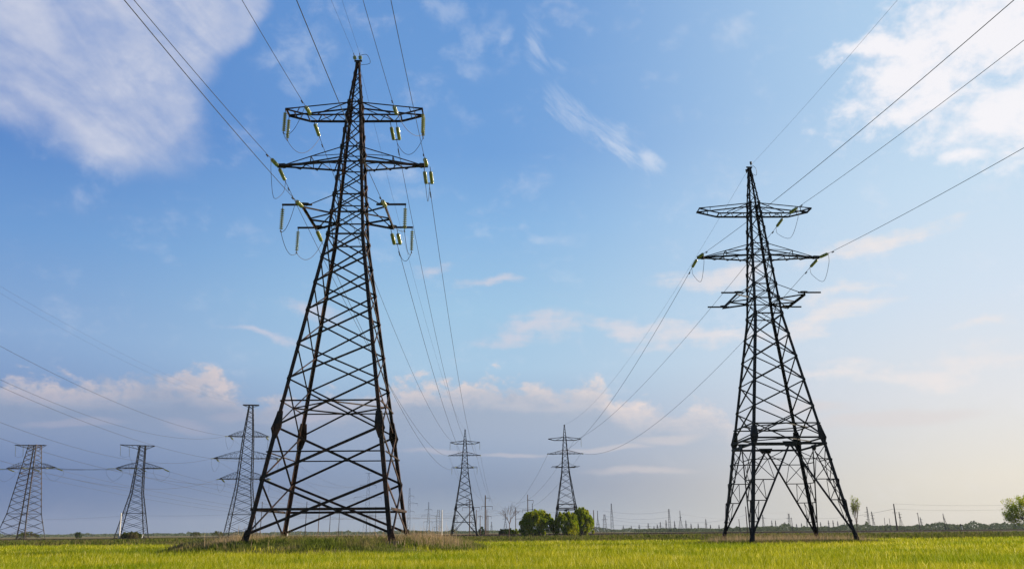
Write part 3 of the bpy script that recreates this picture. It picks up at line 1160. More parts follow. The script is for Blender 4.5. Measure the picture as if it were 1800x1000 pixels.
GW_L, GW_R = 'wires of the rusty pylon line', 'wires of the black pylon line'
armn = {'top': 'upper', 'mid': 'middle', 'bot': 'lower'}
siden = {-1: 'left', 1: 'right'}
exit_px = {('top', -1): (425, 0), ('top', 1): (638, 0), ('mid', -1): (235, 0), ('mid', 1): (687, 0), ('bot', -1): (218, 0), ('bot', 1): (521, 0)}
far_sag = {('top', -1): 5, ('top', 1): 9, ('mid', -1): 5.6, ('mid', 1): 8, ('bot', -1): 6.5, ('bot', 1): 5}
attach = {'top': lambda s, e: (s * (3.5 if e < 0 or s < 0 else 3.05), e * .62, 33.02), 'mid': lambda s, e: (s * 5.98, e * .12, 28.72), 'bot': lambda s, e: (s * 3.17, e * 2.48, 24.2)}
far_ends = {}
for lev in ('top', 'mid', 'bot'):
    for s in (-1, 1):
        tx = {'top': 3.5, 'mid': 5.95, 'bot': 3.2}[lev]
        tz = {'top': 32.9, 'mid': 28.45, 'bot': 24.0}[lev]
        ty = {'top': -2.6, 'mid': -2.2, 'bot': -4.4}[lev]
        far_ends[lev, s] = W('far', s * tx, ty, tz)

for lev in ('top', 'mid', 'bot'):
    for s in (-1, 1):
        an, sn = armn[lev], siden[s]
        A = W('rust', *attach[lev](s, -1))
        B = W('rust', *attach[lev](s, 1))
        dn = Vector((.045 - .01 * s, -1, -.19)).normalized()
        E1 = insulator(f'green glass string on the near side of the rusty pylon\'s {an} {sn} arm', A, dn, 10)
        df = sdir(B, far_ends[lev, s], .10)
        E2 = insulator(f'yellow green glass string reaching away behind the rusty pylon\'s {an} {sn} arm' if s < 0 else
                       f'pair of yellow green glass strings side by side behind the rusty pylon\'s {an} right arm',
                       B, df if s < 0 else (df + Vector((0, 0, -.05))), 10, .3 if s < 0 else .75, 0 if s < 0 else .5, spread=(1, 0, 0))
        near_wire(f'wire from the rusty pylon\'s {an} {sn} arm rising out of the photo\'s top edge', E1, exit_px[lev, s], .145, GW_L, .019)
        pts = parabola(E2, far_ends[lev, s], far_sag[lev, s])
        wire(f'wire from the rusty pylon\'s {an} {sn} arm down to the small grey pylon', pts, .022, GW_L, 'power line', 2 if s > 0 else True, .035)
        if lev == 'top':
            h1 = W('rust', s * 5.6, -.6 if s < 0 else -.25, 33.5)
            h2 = W('rust', s * 5.6, .6 if s < 0 else .25, 33.5)
            F1 = insulator(f'front of two glass strings hanging at the rusty pylon\'s upper {sn} arm tip', h1, (0, 0, -1), 10, .25, sus=True)
            F2 = insulator(f'rear of two glass strings hanging at the rusty pylon\'s upper {sn} arm tip', h2, (0, 0, -1), 10, .25, sus=True)
            jumper(f'slack wire loop under the rusty pylon\'s upper {sn} arm', slack(E1, F1, .9)[:-1] + slack(F1, F2, .12, 6)[:-1] + slack(F2, E2, 1.3))
        elif lev == 'mid':
            jumper(f'slack wire loop below the tip of the rusty pylon\'s middle {sn} arm',
                   curve([E1, E1 + Vector((0, .35, -1.2)), (E1 + E2) / 2 + Vector((s * .1, -.3, -2.5)), E2 + Vector((0, -.45, -1.15)), E2]))
        else:
            h1 = W('rust', s * 4.66, -2.46, 24.33)
            h2 = W('rust', s * 4.66, 2.46, 24.33)
            F1 = insulator(f'glass string hanging from the front beam of the rusty pylon\'s lower {sn} arm', h1, (0, 0, -1), 10, .25, sus=True)
            F2 = insulator(f'glass string hanging from the rear beam of the rusty pylon\'s lower {sn} arm', h2, (0, 0, -1), 10, .25, sus=True)
            jumper(f'slack wire loop slung under the beams of the rusty pylon\'s lower {sn} arm', slack(E1, F1, .7)[:-1] + slack(F1, F2, .8)[:-1] + slack(F2, E2, 1.0))

# earth wires of the rusty pylon
for k, px in ((-1, (582, 0)), (1, (601, 0))):
    A = W('rust', k * .22, -.1, 38.42)
    E1 = insulator(f'{"left" if k < 0 else "right"} one of two short glass strings at the rusty pylon\'s peak', A, (.04 + .03 * k, -1, .12), 2, .14, group='short glass strings at the peak of the rusty pylon')
    near_wire(f'{"left" if k < 0 else "right"} one of two thin earth wires above the peak of the rusty pylon', E1, px, .12, GW_L, .009, False)
A = W('rust', .05, .2, 38.3)
wire('thin wire from the rusty pylon\'s peak down to the small grey pylon\'s peak', parabola(A, W('far', 0, 0, 38.5), 5.5), .01, GW_L, 'power line', False, .02)
A, B = W('rust', .25, -.4, 38.7), W('rust', .2, .3, 38.2)
jumper('thin wire loop at the very top of the rusty pylon', curve([A, A + Vector((.5, .2, .15)), A + Vector((.75, .4, -.5)), B]))

# black pylon: three phases only
exit_r = {('mid', -1): (1783, 0), ('top', 1): (1800, 71), ('mid', 1): (1800, 260)}
rs = {('mid', -1): 6, ('top', 1): 3.4, ('mid', 1): 6}
for (lev, s), px in exit_r.items():
    an, sn = armn[lev], siden[s]
    if lev == 'mid':
        A, B = W('black', s * 6.35, -.14, 28.1), W('black', s * 6.35, .14, 28.1)
        Q = W('bush', s * 6.3, -2.2, 27.9)
    else:
        A, B = W('black', 3.55, -.62, 32.88), W('black', 3.35, .62, 32.88)
        Q = W('bush', 3.6, -2.6, 32.7)
    E1 = insulator(f'green glass string on the near side of the black pylon\'s {an} {sn} arm', A, Vector((.02, -1, -.15)), 10, .3)
    E2 = insulator(f'glass string reaching away behind the black pylon\'s {an} {sn} arm', B, sdir(B, Q, .1), 10, .4)
    near_wire(f'wire from the black pylon\'s {an} {sn} arm leaving the photo at upper right', E1, px, .123, GW_R, .019)
    wire(f'wire from the black pylon\'s {an} {sn} arm down to the pylon among the bushes', parabola(E2, Q, rs[lev, s]), .022, GW_R, 'power line', True, .035)
    mid = (E1 + E2) / 2
    jumper(f'slack wire loop below the black pylon\'s {an} {sn} arm', curve([E1, E1 + Vector((0, .3, -1.1)), mid + Vector((.12, -.2, -2.3)), E2 + Vector((0, -.4, -.9)), E2]))
    # hardware on the small pylon
    if lev == 'mid':
        P = W('bush', s * 6.3, -.1, 28.0)
        insulator(f'tiny string at the middle {sn} arm of the small pylon among the bushes', P, Q - P, 11, .2, group='insulator strings on the small pylons')
    else:
        P = W('bush', 3.7, -.6, 32.9)
        insulator('tiny slanting string under the upper right arm of the pylon among the bushes', P, Q - P, 11, .3, group='insulator strings on the small pylons')
        P = W('bush', 5.9, 0, 33.4)
        insulator('tiny hanging string at the upper right arm tip of the pylon among the bushes', P, (0, 0, -1), 14, .3, sus=True, group='insulator strings on the small pylons')
A = W('black', -.1, -.15, 38.4)
near_wire('thin wire from the black pylon\'s peak leaving the photo at the top', W('black', .1, -.25, 38.5), (1578, 0), .115, GW_R, .009, False)
wire('thin wire from the black pylon\'s peak down to the pylon among the bushes', parabola(W('black', -.15, .2, 38.1), W('bush', 0, 0, 38.5), 5), .01, GW_R, 'power line', False, .02)
A, B = W('black', .25, -.3, 38.5), W('black', .1, .25, 38.0)
jumper('thin wire loop hanging from the peak of the black pylon', curve([A, A + Vector((.4, .1, -.4)), A + Vector((.35, .2, -1.1)), B]))
for k, (yy, zz, xx) in enumerate(((-.28, 38.75, .12), (.15, 38.05, -.28))):
    mb = MB()
    mb.tube([(0, 0, -.14), (0, 0, -.05), (0, 0, .05), (0, 0, .14)], .1, .13, 8)
    mb.tube([(0, 0, -.3), (0, 0, -.1)], .04, .04, 6)
    o = tag(mb.build('insulator', M['cap'], None, True), ('dark round insulator standing on the peak of the black pylon', 'dark round insulator at the side of the peak of the black pylon')[k], 'insulator')
    o.location = W('black', xx, yy, zz)

# insulators on the small grey pylon
for s in (-1, 1):
    for lev, (x_, y_, z_) in {'upper': (5.6, 0, 33.5), 'lower': (4.68, -2.45, 24.3)}.items():
        P = W('far', s * x_, y_, z_)
        insulator(f'tiny string hanging from the {siden[s]} end of the {lev} arm of the small grey pylon', P, (.0, 0, -1), 13, .3, sus=True, group='insulator strings on the small pylons')
    for lev in ('top', 'mid', 'bot'):
        P = W('far', *attach[lev](s, -1))
        insulator(f'tiny strain string at the {armn[lev]} {siden[s]} arm of the small grey pylon', P, far_ends[lev, s] - P, 11, .2, group='insulator strings on the small pylons')
# onward wires behind the two small pylons
for t, nm, Qx in (('far', 'small grey pylon', -16), ('bush', 'small pylon among the bushes', -6)):
    for lev in ('top', 'mid', 'bot'):
        for s in (-1, 1):
            if t == 'bush' and (lev == 'bot' or (lev == 'top' and s < 0)):
                continue
            tx = {'top': 3.5, 'mid': 5.95, 'bot': 3.2}[lev]
            tz = {'top': 32.9, 'mid': 28.4, 'bot': 24.0}[lev]
            P = W(t, s * tx, 2.4, tz)
            Q = Vector((Qx + s * tx * .8, 620, tz * .8)) if t == 'far' else Vector((-6 + s * tx * .8, 620, tz * .72))
            wire(f'faint wire running on behind the {nm} from its {armn[lev]} {siden[s]} arm', parabola(P, Q, 9), .03, 'faint wires behind the small pylons', 'power line', False, .05)


# ------------------------------------------------------------------ large grey pylons at the left
def lattice(root, levels, w, mat, ww, skip=()):
    lw, ww = ww * 1.65, ww * .62
    """four legs and four braced faces; w(z) half width"""
    corners = [(-1, -1), (1, -1), (1, 1), (-1, 1)]
    for sx, sy in corners:
        mb = MB()
        for z0, z1 in zip(levels, levels[1:]):
            mb.angle((sx * w(z0), sy * w(z0), z0), (sx * w(z1), sy * w(z1), z1), (-sx, 0, 0), (0, -sy, 0), lw)
        lg = mb.build('leg', mat, root)
        for z in levels[2:]:
            g = MB()
            p = Vector((sx * w(z), sy * w(z), z))
            p = p - Vector((sx, sy, 0)) * lw * .45
            g.bar(p + Vector((0, 0, -.3)), p + Vector((0, 0, .3)), lw * 1.1, lw * 1.1)
            g.build('gusset_plate', mat, lg)
    for i in range(4):
        a, b = corners[i], corners[(i + 1) % 4]
        n = Vector((a[0] + b[0], a[1] + b[1], 0)).normalized()
        mb = MB()
        for k, (z0, z1) in enumerate(zip(levels, levels[1:])):
            A0, A1 = Vector((a[0] * w(z0), a[1] * w(z0), z0)), Vector((a[0] * w(z1), a[1] * w(z1), z1))
            B0, B1 = Vector((b[0] * w(z0), b[1] * w(z0), z0)), Vector((b[0] * w(z1), b[1] * w(z1), z1))
            mb.angle(A0 + n * .03, B1 + n * .03, n.cross(B1 - A0), -n, ww)
            mb.angle(B0 - n * .08, A1 - n * .08, n.cross(A1 - B0), -n, ww)
            if k in skip:
                mb.angle(A1 + n * .06, B1 + n * .06, (0, 0, 1), -n, ww)
        mb.build('bracing', mat, root)


def pw(knots):
    def f(z):
        for (z0, w0), (z1, w1) in zip(knots, knots[1:]):
            if z <= z1:
                return w0 + (w1 - w0) * (z - z0) / (z1 - z0)
        return knots[-1][1]
    return f


def arch_arm(root, s, z, wd, x1, rise, mat, ww, tipw=.5, n=6):
    """arm with a flat bottom and an arched top chord"""
    mb = MB()
    xs = [wd + (x1 - wd) * i / n for i in range(n + 1)]

    def top(x):
        f = (x - wd) / (x1 - wd)
        return z + rise * (1 - f ** 1.3)

    def dep(x):
        return wd + (tipw - wd) * (x - wd) / (x1 - wd)
    for sy in (-1, 1):
        for i in range(n):
            a, b = xs[i], xs[i + 1]
            mb.angle((s * a, sy * dep(a), z), (s * b, sy * dep(b), z), (0, -sy, 0), (0, 0, 1), ww)
            mb.angle((s * a, sy * dep(a), top(a)), (s * b, sy * dep(b), top(b) + .02), (0, -sy, 0), (0, 0, -1), ww * .7)
            if i > 0:
                mb.angle((s * a, sy * dep(a), z), (s * a, sy * dep(a), top(a)), (0, -sy, 0), (s, 0, 0), ww * .4)
            mb.angle((s * a, sy * (dep(a) - .03), top(a)), (s * b, sy * (dep(b) - .03), z), (0, -sy, 0), (s, 0, 0), ww * .4)
    for i in range(n):
        sg = 1 if i % 2 else -1
        mb.angle((s * xs[i], sg * dep(xs[i]), z - .03), (s * xs[i + 1], -sg * dep(xs[i + 1]), z - .03), (s, 0, 0), (0, 0, -1), ww * .4)
    return mb.build('cross_arm', mat, root)


# the tallest of the three
T3 = thing('lattice_pylon', 'grey pylon with arched arms and flat top bar, just left of the rusty pylon', 'pylon', (-110.6, 345, 0), R(9), 'large grey pylons at the left')
w3 = pw([(0, 5.9), (20, 3.15), (31.3, 2.6), (40.3, 2.1), (52.9, .95), (53.6, .9)])
lattice(T3, [0, 4.5, 9, 12.5, 15.5, 18.2, 20.6, 23, 25.4, 28.2, 31.3, 34.2, 37.3, 40.3, 42.8, 45.2, 47.4, 49.4, 51.3, 53.3], w3, M['grey'], .21, (1, 6, 9, 12))
for z, x1, rs_ in ((40.3, 8.5, 2.4), (31.3, 13.4, 3.0), (23.0, 10.4, 2.8)):
    for s in (-1, 1):
        arch_arm(T3, s, z, w3(z), x1, rs_, M['grey'], .2)
mb = MB()
for sy in (-1, 1):
    mb.bar((-3.3, sy * .8, 53.5), (3.3, sy * .8, 53.5), .22, .3)
    mb.bar((-3.2, sy * .7, 53.4), (-.8, sy * .7, 52.6), .12)
    mb.bar((3.2, sy * .7, 53.4), (.8, sy * .7, 52.6), .12)
mb.build('top_bar', M['grey'], T3)


def ring_pylon(label, loc, rot, mat, x1, wk):
    t = thing('lattice_pylon', label, 'pylon', loc, rot, 'large grey pylons at the left')
    w = pw(wk)
    lattice(t, [0, 3.5, 6.5, 9.6, 12.5, 15, 17.3, 19.4, 21.3, 23.2, 25, 27, 29.3, 31.2, 33.0, 34.6, 35.8], w, mat, .2, (2, 9, 10, 15))
    for s in (-1, 1):
        arch_arm(t, s, 27.0, w(27), x1, 2.2, mat, .2)
    mb = MB()
    for sy in (-1, 1):
        mb.bar((-8.4, sy * .5, 36.2), (4.6, sy * .5, 35.9), .16, .2)
        mb.bar((-8.2, sy * .4, 36.1), (-1.2, sy * 1.1, 34.5), .14)
        mb.bar((4.4, sy * .4, 35.8), (1.2, sy * 1.1, 34.5), .13)
        for x in (-6.3, -4.3, -2.3, 2.4):
            f = (abs(x) - 1.2) / 7
            mb.bar((x, sy * .5, 36.1), (x + (.9 if x < 0 else -.6), sy * .8, 34.9 + f * 1.0), .08)
    mb.bar((-8.4, -.5, 36.2), (-8.4, .5, 36.2), .14)
    mb.build('top_bar', mat, t)
    return t


T2 = ring_pylon('dark grey pylon with a lopsided top bar, second from the left edge', (-149.9, 335, 0), R(14), M['grey'], 8.9, [(0, 5.5), (17.3, 2.3), (27, 1.65), (35.9, 1.25)])
T1 = ring_pylon('pale galvanised pylon with a lopsided top bar at the left edge', (-190.6, 330, 0), R(-6), M['galv'], 10.4, [(0, 6.2), (9.6, 4.3), (27, 2.6), (35.9, 1.7)])


def loc2(t, x, y, z):
    r = t.rotation_euler.z
    return Vector((t.location.x + x * math.cos(r) - y * math.sin(r), t.location.y + x * math.sin(r) + y * math.cos(r), z))


GW_3 = 'wires of the large grey pylons at the left'
GI_3 = 'insulator strings on the large grey pylons'


def small_string(label, P, d, n=16):
    return insulator(label, P, d, n, .3, .45, GI_3, spread=(1, 0, 0))


# wires of the tallest grey pylon: towards the viewer past the left edge, and away to the right
ex3 = {(40.3, 1): ((0, 608), 31), (40.3, -1): ((0, 667), 27.5), (31.3, 1): ((0, 679), 24.5), (31.3, -1): ((0, 742), 21), (23.0, 1): ((0, 770), 17.5), (23.0, -1): ((0, 809), 14)}
zn = {40.3: 'upper', 31.3: 'middle', 23.0: 'lower'}
T4X, T4Y = at(643, 936, 640).x, 640
for (z, s), (px, zz) in ex3.items():
    x1 = {40.3: 8.4, 31.3: 13.3, 23.0: 10.3}[z]
    P = loc2(T3, s * x1, -.3, z)
    d = ray(*px)
    t = (zz - CAM_H) / d.z
    Q = Vector((d.x * t, d.y * t, zz))
    E1 = small_string(f'pair of glass strings at the end of the tallest grey pylon\'s {zn[z]} {siden[s]} arm', P, sdir(P, Q, .1))
    sag = (E1 - Q).length ** 2 * .00011
    wire(f'wire from the tallest grey pylon\'s {zn[z]} {siden[s]} arm out of the left edge', parabola(E1, Q, sag, 40, 1.35), .04, GW_3, 'power line', False, .024)
    P2 = loc2(T3, s * (x1 - 1.2), .3, z)
    Q2 = Vector((T4X + s * {40.3: 3.5, 31.3: 7, 23.0: 5}[z], T4Y, {40.3: 37, 31.3: 28.5, 23.0: 16}[z]))
    E2 = small_string(f'pair of yellow strings slanting below the tallest grey pylon\'s {zn[z]} {siden[s]} arm', P2, sdir(P2, Q2, .3))
    wire(f'faint wire from the tallest grey pylon\'s {zn[z]} {siden[s]} arm to a hazy pylon', parabola(E2, Q2, 9), .03, GW_3, 'power line', False, .05)
    o = wire(f'slack wire loop below the tallest grey pylon\'s {zn[z]} {siden[s]} arm', curve([E1, E1 + Vector((.2, .4, -2.4)), (E1 + E2) / 2 + Vector((0, 0, -4.6)), E2 + Vector((0, -.2, -1.8)), E2]), .035, 'jumper loops on the grey pylons', 'jumper wire', False, name='jumper_wire')
for k, px in ((-1, (0, 515)), (1, (0, 503))):
    P = loc2(T3, k * 3.1, 0, 53.5)
    d = ray(*px)
    t = (45 - CAM_H) / d.z
    Q = Vector((d.x * t, d.y * t, 45))
    wire(f'{"lower" if k < 0 else "upper"} of two thin wires from the tallest grey pylon\'s top bar to the left edge', parabola(P, Q, (P - Q).length ** 2 * .00008, 40, 1.35), .012, GW_3, 'power line', False)
# the two single circuit pylons
for T, nm, x1, sgn in ((T2, 'dark grey pylon', 8.8, 1), (T1, 'pale galvanised pylon', 10.3, 1)):
    for k, xx in enumerate((-x1, 0, x1)):
        an = ('left arm', 'body', 'right arm')[k]
        P = loc2(T, xx, 1.2 if xx == 0 else .4, 26.9)
        Q = Vector((T.location.x + 150 + xx * 1.5, 700, 19))
        E = small_string(f'pair of yellow glass strings slanting away from the {nm}\'s {an}', P, sdir(P, Q, .28))
        wire(f'faint wire falling away to the right from the {nm}\'s {an}', parabola(E, Q, 12), .035, GW_3, 'power line', False, .05)
        P2 = loc2(T, xx, -1.2 if xx == 0 else -.4, 26.9)
        if T is T2:
            Q2 = Vector((T1.location.x + 8 + xx * .3 - (k - 1) * 1.0, T1.location.y - 3 - k * 2, 26.6))
        else:
            Q2 = Vector((-330 + xx, 280 + k * 5, 27.5))
        E2 = small_string(f'pair of glass strings on the near side of the {nm}\'s {an}', P2, sdir(P2, Q2, .05))
        wire(f'almost level wire running left from the {nm}\'s {an}', parabola(E2, Q2, .5 if T is T2 else 2), .04, GW_3, 'power line', False)
        wire(f'slack wire loop under the {nm}\'s {an}', curve([E2, E2 + Vector((.3, .3, -2.2)), (E + E2) / 2 + Vector((0, 0, -4.3)), E + Vector((-.1, -.2, -1.6)), E]), .035, 'jumper loops on the grey pylons', 'jumper wire', False, name='jumper_wire')
    ends = []
    for xx in (-8.3, -5.0):
        P = loc2(T, xx, 0, 36.1)
        ends.append(insulator(f'{"outer" if xx < -8 else "inner"} of two dark strings hanging from the {nm}\'s top bar', P, (.12, 0, -1), 22, .3, sus=True, group=GI_3))
    wire(f'slack loop between the hanging strings of the {nm}', slack(ends[0], ends[1], .6)[:-1] + slack(ends[1], loc2(T, -1, -2, 27.2), .6), .03, 'jumper loops on the grey pylons', 'jumper wire', False, name='jumper_wire')


# ------------------------------------------------------------------ far pylons and poles
FG = 'hazy pylons and poles along the horizon'


def far_place(px, ytop, ybase, Y):
    b = at(px, ybase, Y)
    return Vector((b.x, Y, 0)), at(px, ytop, Y).z


def arm(mb, x0, x1, z, t, up=0.0):
    mb.bar((x0, 0, z + up), (x1, 0, z), t, t)


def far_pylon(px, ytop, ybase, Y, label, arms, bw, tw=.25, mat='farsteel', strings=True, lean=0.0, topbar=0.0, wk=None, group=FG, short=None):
    """slim lattice pylon; arms = [(height fraction, half length left, half length right)]"""
    loc, H = far_place(px, ytop, ybase, Y)
    t = thing('distant_pylon', label, 'pylon', loc, R(10), group)
    th = max(.1, Y * .00019)
    w = pw(wk or [(0, bw), (H * .62, tw * 2.2), (H, tw)])
    mb = MB()
    lv = [H * f for f in (0, .14, .27, .39, .5, .6, .69, .77, .85, .92, 1)]
    cs = [(-1, -1), (1, -1), (1, 1), (-1, 1)]
    for sx, sy in cs:
        for a, b in zip(lv, lv[1:]):
            mb.bar((sx * w(a) + lean * a, sy * w(a), a), (sx * w(b) + lean * b, sy * w(b), b), th * .85, th * .85)
    for i in range(4):
        p, q = cs[i], cs[(i + 1) % 4]
        for k, (a, b) in enumerate(zip(lv, lv[1:])):
            mb.bar((p[0] * w(a) + lean * a, p[1] * w(a), a), (q[0] * w(b) + lean * b, q[1] * w(b), b), th * .38)
            mb.bar((q[0] * w(a) + lean * a, q[1] * w(a), a), (p[0] * w(b) + lean * b, p[1] * w(b), b), th * .38)
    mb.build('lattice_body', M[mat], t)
    for f, l, r in arms:
        z = H * f
        c = lean * z
        m2 = MB()
        for L in ((-l, r) if l and r else ((-l,) if l else (r,))):
            m2.bar((c, -.4, z), (c + L, 0, z), th * .9)
            m2.bar((c, .4, z), (c + L, 0, z + .02), th * .9)
            m2.bar((c, 0, z + abs(L) * .22), (c + L, 0, z + .1), th * .7)
        ca = m2.build('cross_arm', M[mat], t)
    if topbar:
        m2 = MB()
        m2.bar((lean * H - topbar, 0, H), (lean * H + topbar, 0, H), th * 1.4)
        m2.build('top_bar', M[mat], t)
    if strings:
        for f, l, r in arms:
            for L in (-l, r):
                if L:
                    m2 = MB()
                    m2.bar((0, 0, 0), (0, 0, -H * .055), th * .8)
                    o = m2.build('insulator_string', M['farsteel'])
                    o.location = loc + Vector((math.cos(R(10)) * L, math.sin(R(10)) * L, H * f))
                    tag(o, '%s string on the %s arm of the %s' % ('left' if L < 0 else 'right', ('upper', 'middle', 'lower')[[q[0] for q in arms].index(f)], short or label), 'insulator', 'strings on the hazy pylons')
    return t


def pole(px, ytop, ybase, label, Y=None, mat='pole', r=.19, lean=0.0, arms=(), top_px=None, cat='utility pole', group=FG, hang=True):
    Y = Y or 330
    loc, H = far_place(px, ytop, ybase, Y)
    dxl = (at(top_px, ytop, Y).x - loc.x) if top_px else 0
    t = thing('utility_pole', label, cat, loc, 0, group)
    mb = MB()
    mb.tube([(0, 0, -.5), (dxl, 0, H)], r * 1.15, r * .75, 8)
    mb.build('shaft', M[mat], t)
    for (z, x0, x1) in arms:
        m2 = MB()
        xa = dxl * z / H
        m2.bar((xa + x0, 0, z), (xa + x1, 0, z), .16)
        if hang:
            for x in (x0, x1):
                if abs(x) > .6:
                    m2.bar((xa + x, 0, z), (xa + x, 0, z - 1.2), .1)
        m2.build('cross_arm', M[mat], t)
    return t


def k(px, Y):       # metres for a pixel length at distance Y
    return px * Y * .957 / FPX


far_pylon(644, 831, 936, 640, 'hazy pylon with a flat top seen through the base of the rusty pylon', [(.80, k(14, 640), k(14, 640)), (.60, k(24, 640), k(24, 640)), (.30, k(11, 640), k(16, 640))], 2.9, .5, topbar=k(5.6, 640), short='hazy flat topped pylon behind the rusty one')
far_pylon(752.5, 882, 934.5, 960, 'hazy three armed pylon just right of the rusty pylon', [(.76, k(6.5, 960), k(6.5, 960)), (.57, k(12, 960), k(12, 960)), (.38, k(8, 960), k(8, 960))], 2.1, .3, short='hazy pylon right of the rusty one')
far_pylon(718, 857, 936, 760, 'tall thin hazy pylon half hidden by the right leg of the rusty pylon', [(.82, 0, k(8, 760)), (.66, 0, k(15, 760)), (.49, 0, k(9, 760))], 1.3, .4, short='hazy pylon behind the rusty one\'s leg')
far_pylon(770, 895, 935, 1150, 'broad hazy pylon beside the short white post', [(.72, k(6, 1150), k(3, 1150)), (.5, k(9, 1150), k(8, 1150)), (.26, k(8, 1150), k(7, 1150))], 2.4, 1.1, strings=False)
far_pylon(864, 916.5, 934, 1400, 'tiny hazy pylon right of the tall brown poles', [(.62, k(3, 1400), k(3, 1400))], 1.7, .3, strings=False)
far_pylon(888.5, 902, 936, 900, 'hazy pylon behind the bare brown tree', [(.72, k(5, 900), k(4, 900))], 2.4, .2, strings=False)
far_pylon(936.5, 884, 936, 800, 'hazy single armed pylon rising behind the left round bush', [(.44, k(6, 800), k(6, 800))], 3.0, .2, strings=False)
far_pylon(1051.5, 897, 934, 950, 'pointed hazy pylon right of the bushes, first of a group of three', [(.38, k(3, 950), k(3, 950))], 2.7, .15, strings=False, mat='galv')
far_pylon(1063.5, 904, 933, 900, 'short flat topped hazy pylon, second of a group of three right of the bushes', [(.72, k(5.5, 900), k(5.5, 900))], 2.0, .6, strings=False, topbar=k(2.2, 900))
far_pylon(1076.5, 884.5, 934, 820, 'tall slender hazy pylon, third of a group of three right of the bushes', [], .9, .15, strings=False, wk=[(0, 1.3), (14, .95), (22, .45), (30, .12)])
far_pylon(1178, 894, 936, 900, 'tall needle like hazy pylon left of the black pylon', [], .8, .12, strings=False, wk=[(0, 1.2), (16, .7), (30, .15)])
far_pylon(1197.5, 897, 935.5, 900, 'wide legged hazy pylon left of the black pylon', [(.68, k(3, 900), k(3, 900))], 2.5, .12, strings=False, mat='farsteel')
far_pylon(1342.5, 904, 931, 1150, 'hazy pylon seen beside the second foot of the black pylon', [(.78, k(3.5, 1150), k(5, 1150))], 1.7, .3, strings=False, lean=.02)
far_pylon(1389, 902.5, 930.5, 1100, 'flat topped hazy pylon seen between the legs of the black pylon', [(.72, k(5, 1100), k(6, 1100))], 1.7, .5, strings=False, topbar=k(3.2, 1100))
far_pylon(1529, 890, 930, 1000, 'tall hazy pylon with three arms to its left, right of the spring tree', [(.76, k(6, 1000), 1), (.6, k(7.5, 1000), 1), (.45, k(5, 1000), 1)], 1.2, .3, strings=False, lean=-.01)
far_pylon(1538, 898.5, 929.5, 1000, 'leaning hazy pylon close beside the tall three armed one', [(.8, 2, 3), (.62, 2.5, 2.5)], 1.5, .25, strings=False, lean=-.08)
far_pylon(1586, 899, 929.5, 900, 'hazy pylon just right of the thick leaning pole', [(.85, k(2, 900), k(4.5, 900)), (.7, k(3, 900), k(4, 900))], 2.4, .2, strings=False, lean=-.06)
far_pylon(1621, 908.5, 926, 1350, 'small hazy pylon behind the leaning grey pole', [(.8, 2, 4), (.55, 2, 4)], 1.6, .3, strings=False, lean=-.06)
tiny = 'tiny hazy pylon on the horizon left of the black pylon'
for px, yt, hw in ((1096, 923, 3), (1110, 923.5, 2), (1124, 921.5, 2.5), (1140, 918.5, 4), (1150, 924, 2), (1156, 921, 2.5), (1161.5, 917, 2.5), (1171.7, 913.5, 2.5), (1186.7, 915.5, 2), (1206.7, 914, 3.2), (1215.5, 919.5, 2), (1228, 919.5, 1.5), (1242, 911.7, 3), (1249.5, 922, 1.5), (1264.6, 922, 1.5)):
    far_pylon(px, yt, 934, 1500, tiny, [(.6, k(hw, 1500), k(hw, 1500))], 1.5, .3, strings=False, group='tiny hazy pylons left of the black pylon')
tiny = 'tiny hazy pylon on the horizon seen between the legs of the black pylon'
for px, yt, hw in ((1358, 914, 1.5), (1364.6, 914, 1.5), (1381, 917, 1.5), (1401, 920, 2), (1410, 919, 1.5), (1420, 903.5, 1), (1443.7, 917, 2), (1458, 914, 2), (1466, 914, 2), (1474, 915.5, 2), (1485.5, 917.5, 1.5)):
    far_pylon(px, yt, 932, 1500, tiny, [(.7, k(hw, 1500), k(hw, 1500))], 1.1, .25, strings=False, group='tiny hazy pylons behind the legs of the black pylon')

pole(776.2, 895.5, 941.5, 'short white concrete post left of the small grey pylon', 318, 'concrete', .24)
pole(825.4, 876.7, 940.5, 'brown pole with a cross bar seen through the small grey pylon', 335, 'pole', .2, arms=[(10.8, -2.9, 4.0), (13.6, -1.4, .2)])
pole(853, 870, 941, 'tall brown pole with a cross bar right of the small grey pylon', 330, 'pole', .26, arms=[(11.0, -1.4, 2.8), (14.2, 0, 1.5)])
pole(837, 895.5, 940.5, 'short brown pole at the right foot of the small grey pylon', 340, 'pole', .17)
pole(844, 905, 940, 'shortest brown pole right of the small grey pylon', 380, 'pole', .17, arms=[(8.2, -1.0, 1.0)])
pole(855.8, 896, 940, 'brown pole close behind the tall brown pole', 345, 'pole', .15)
pole(858, 905, 940, 'thin brown pole right of the tall brown pole', 380, 'pole', .14, arms=[(8.2, -.8, 1.4)])
pole(906.6, 891, 936, 'thin brown pole right of the bare tree', 400, 'pole', .17, arms=[(10.6, -.3, 1.5), (7.3, 0, 3.2)])
pole(928.4, 868.7, 940, 'tall brown pole with two cross bars behind the left round bush', 345, 'pole', .2, arms=[(13.7, 0, 2.3), (10.0, -2.2, 3)])
pole(1044.8, 896, 939, 'brown pole at the right edge of the right round bush', 330, 'pole', .2)
pole(536, 881, 940, 'pole with a cross bar seen through the base of the rusty pylon', 360, 'darkpole', .16, arms=[(11.8, -2.6, 3.6)])
pole(559, 878.7, 938, 'tall plain brown pole seen through the base of the rusty pylon', 360, 'pole', .17)
pole(579, 901, 937, 'first of two short thin poles seen through the base of the rusty pylon', 420, 'darkpole', .15)
pole(595, 899, 937, 'second of two short thin poles seen through the base of the rusty pylon', 420, 'darkpole', .15)
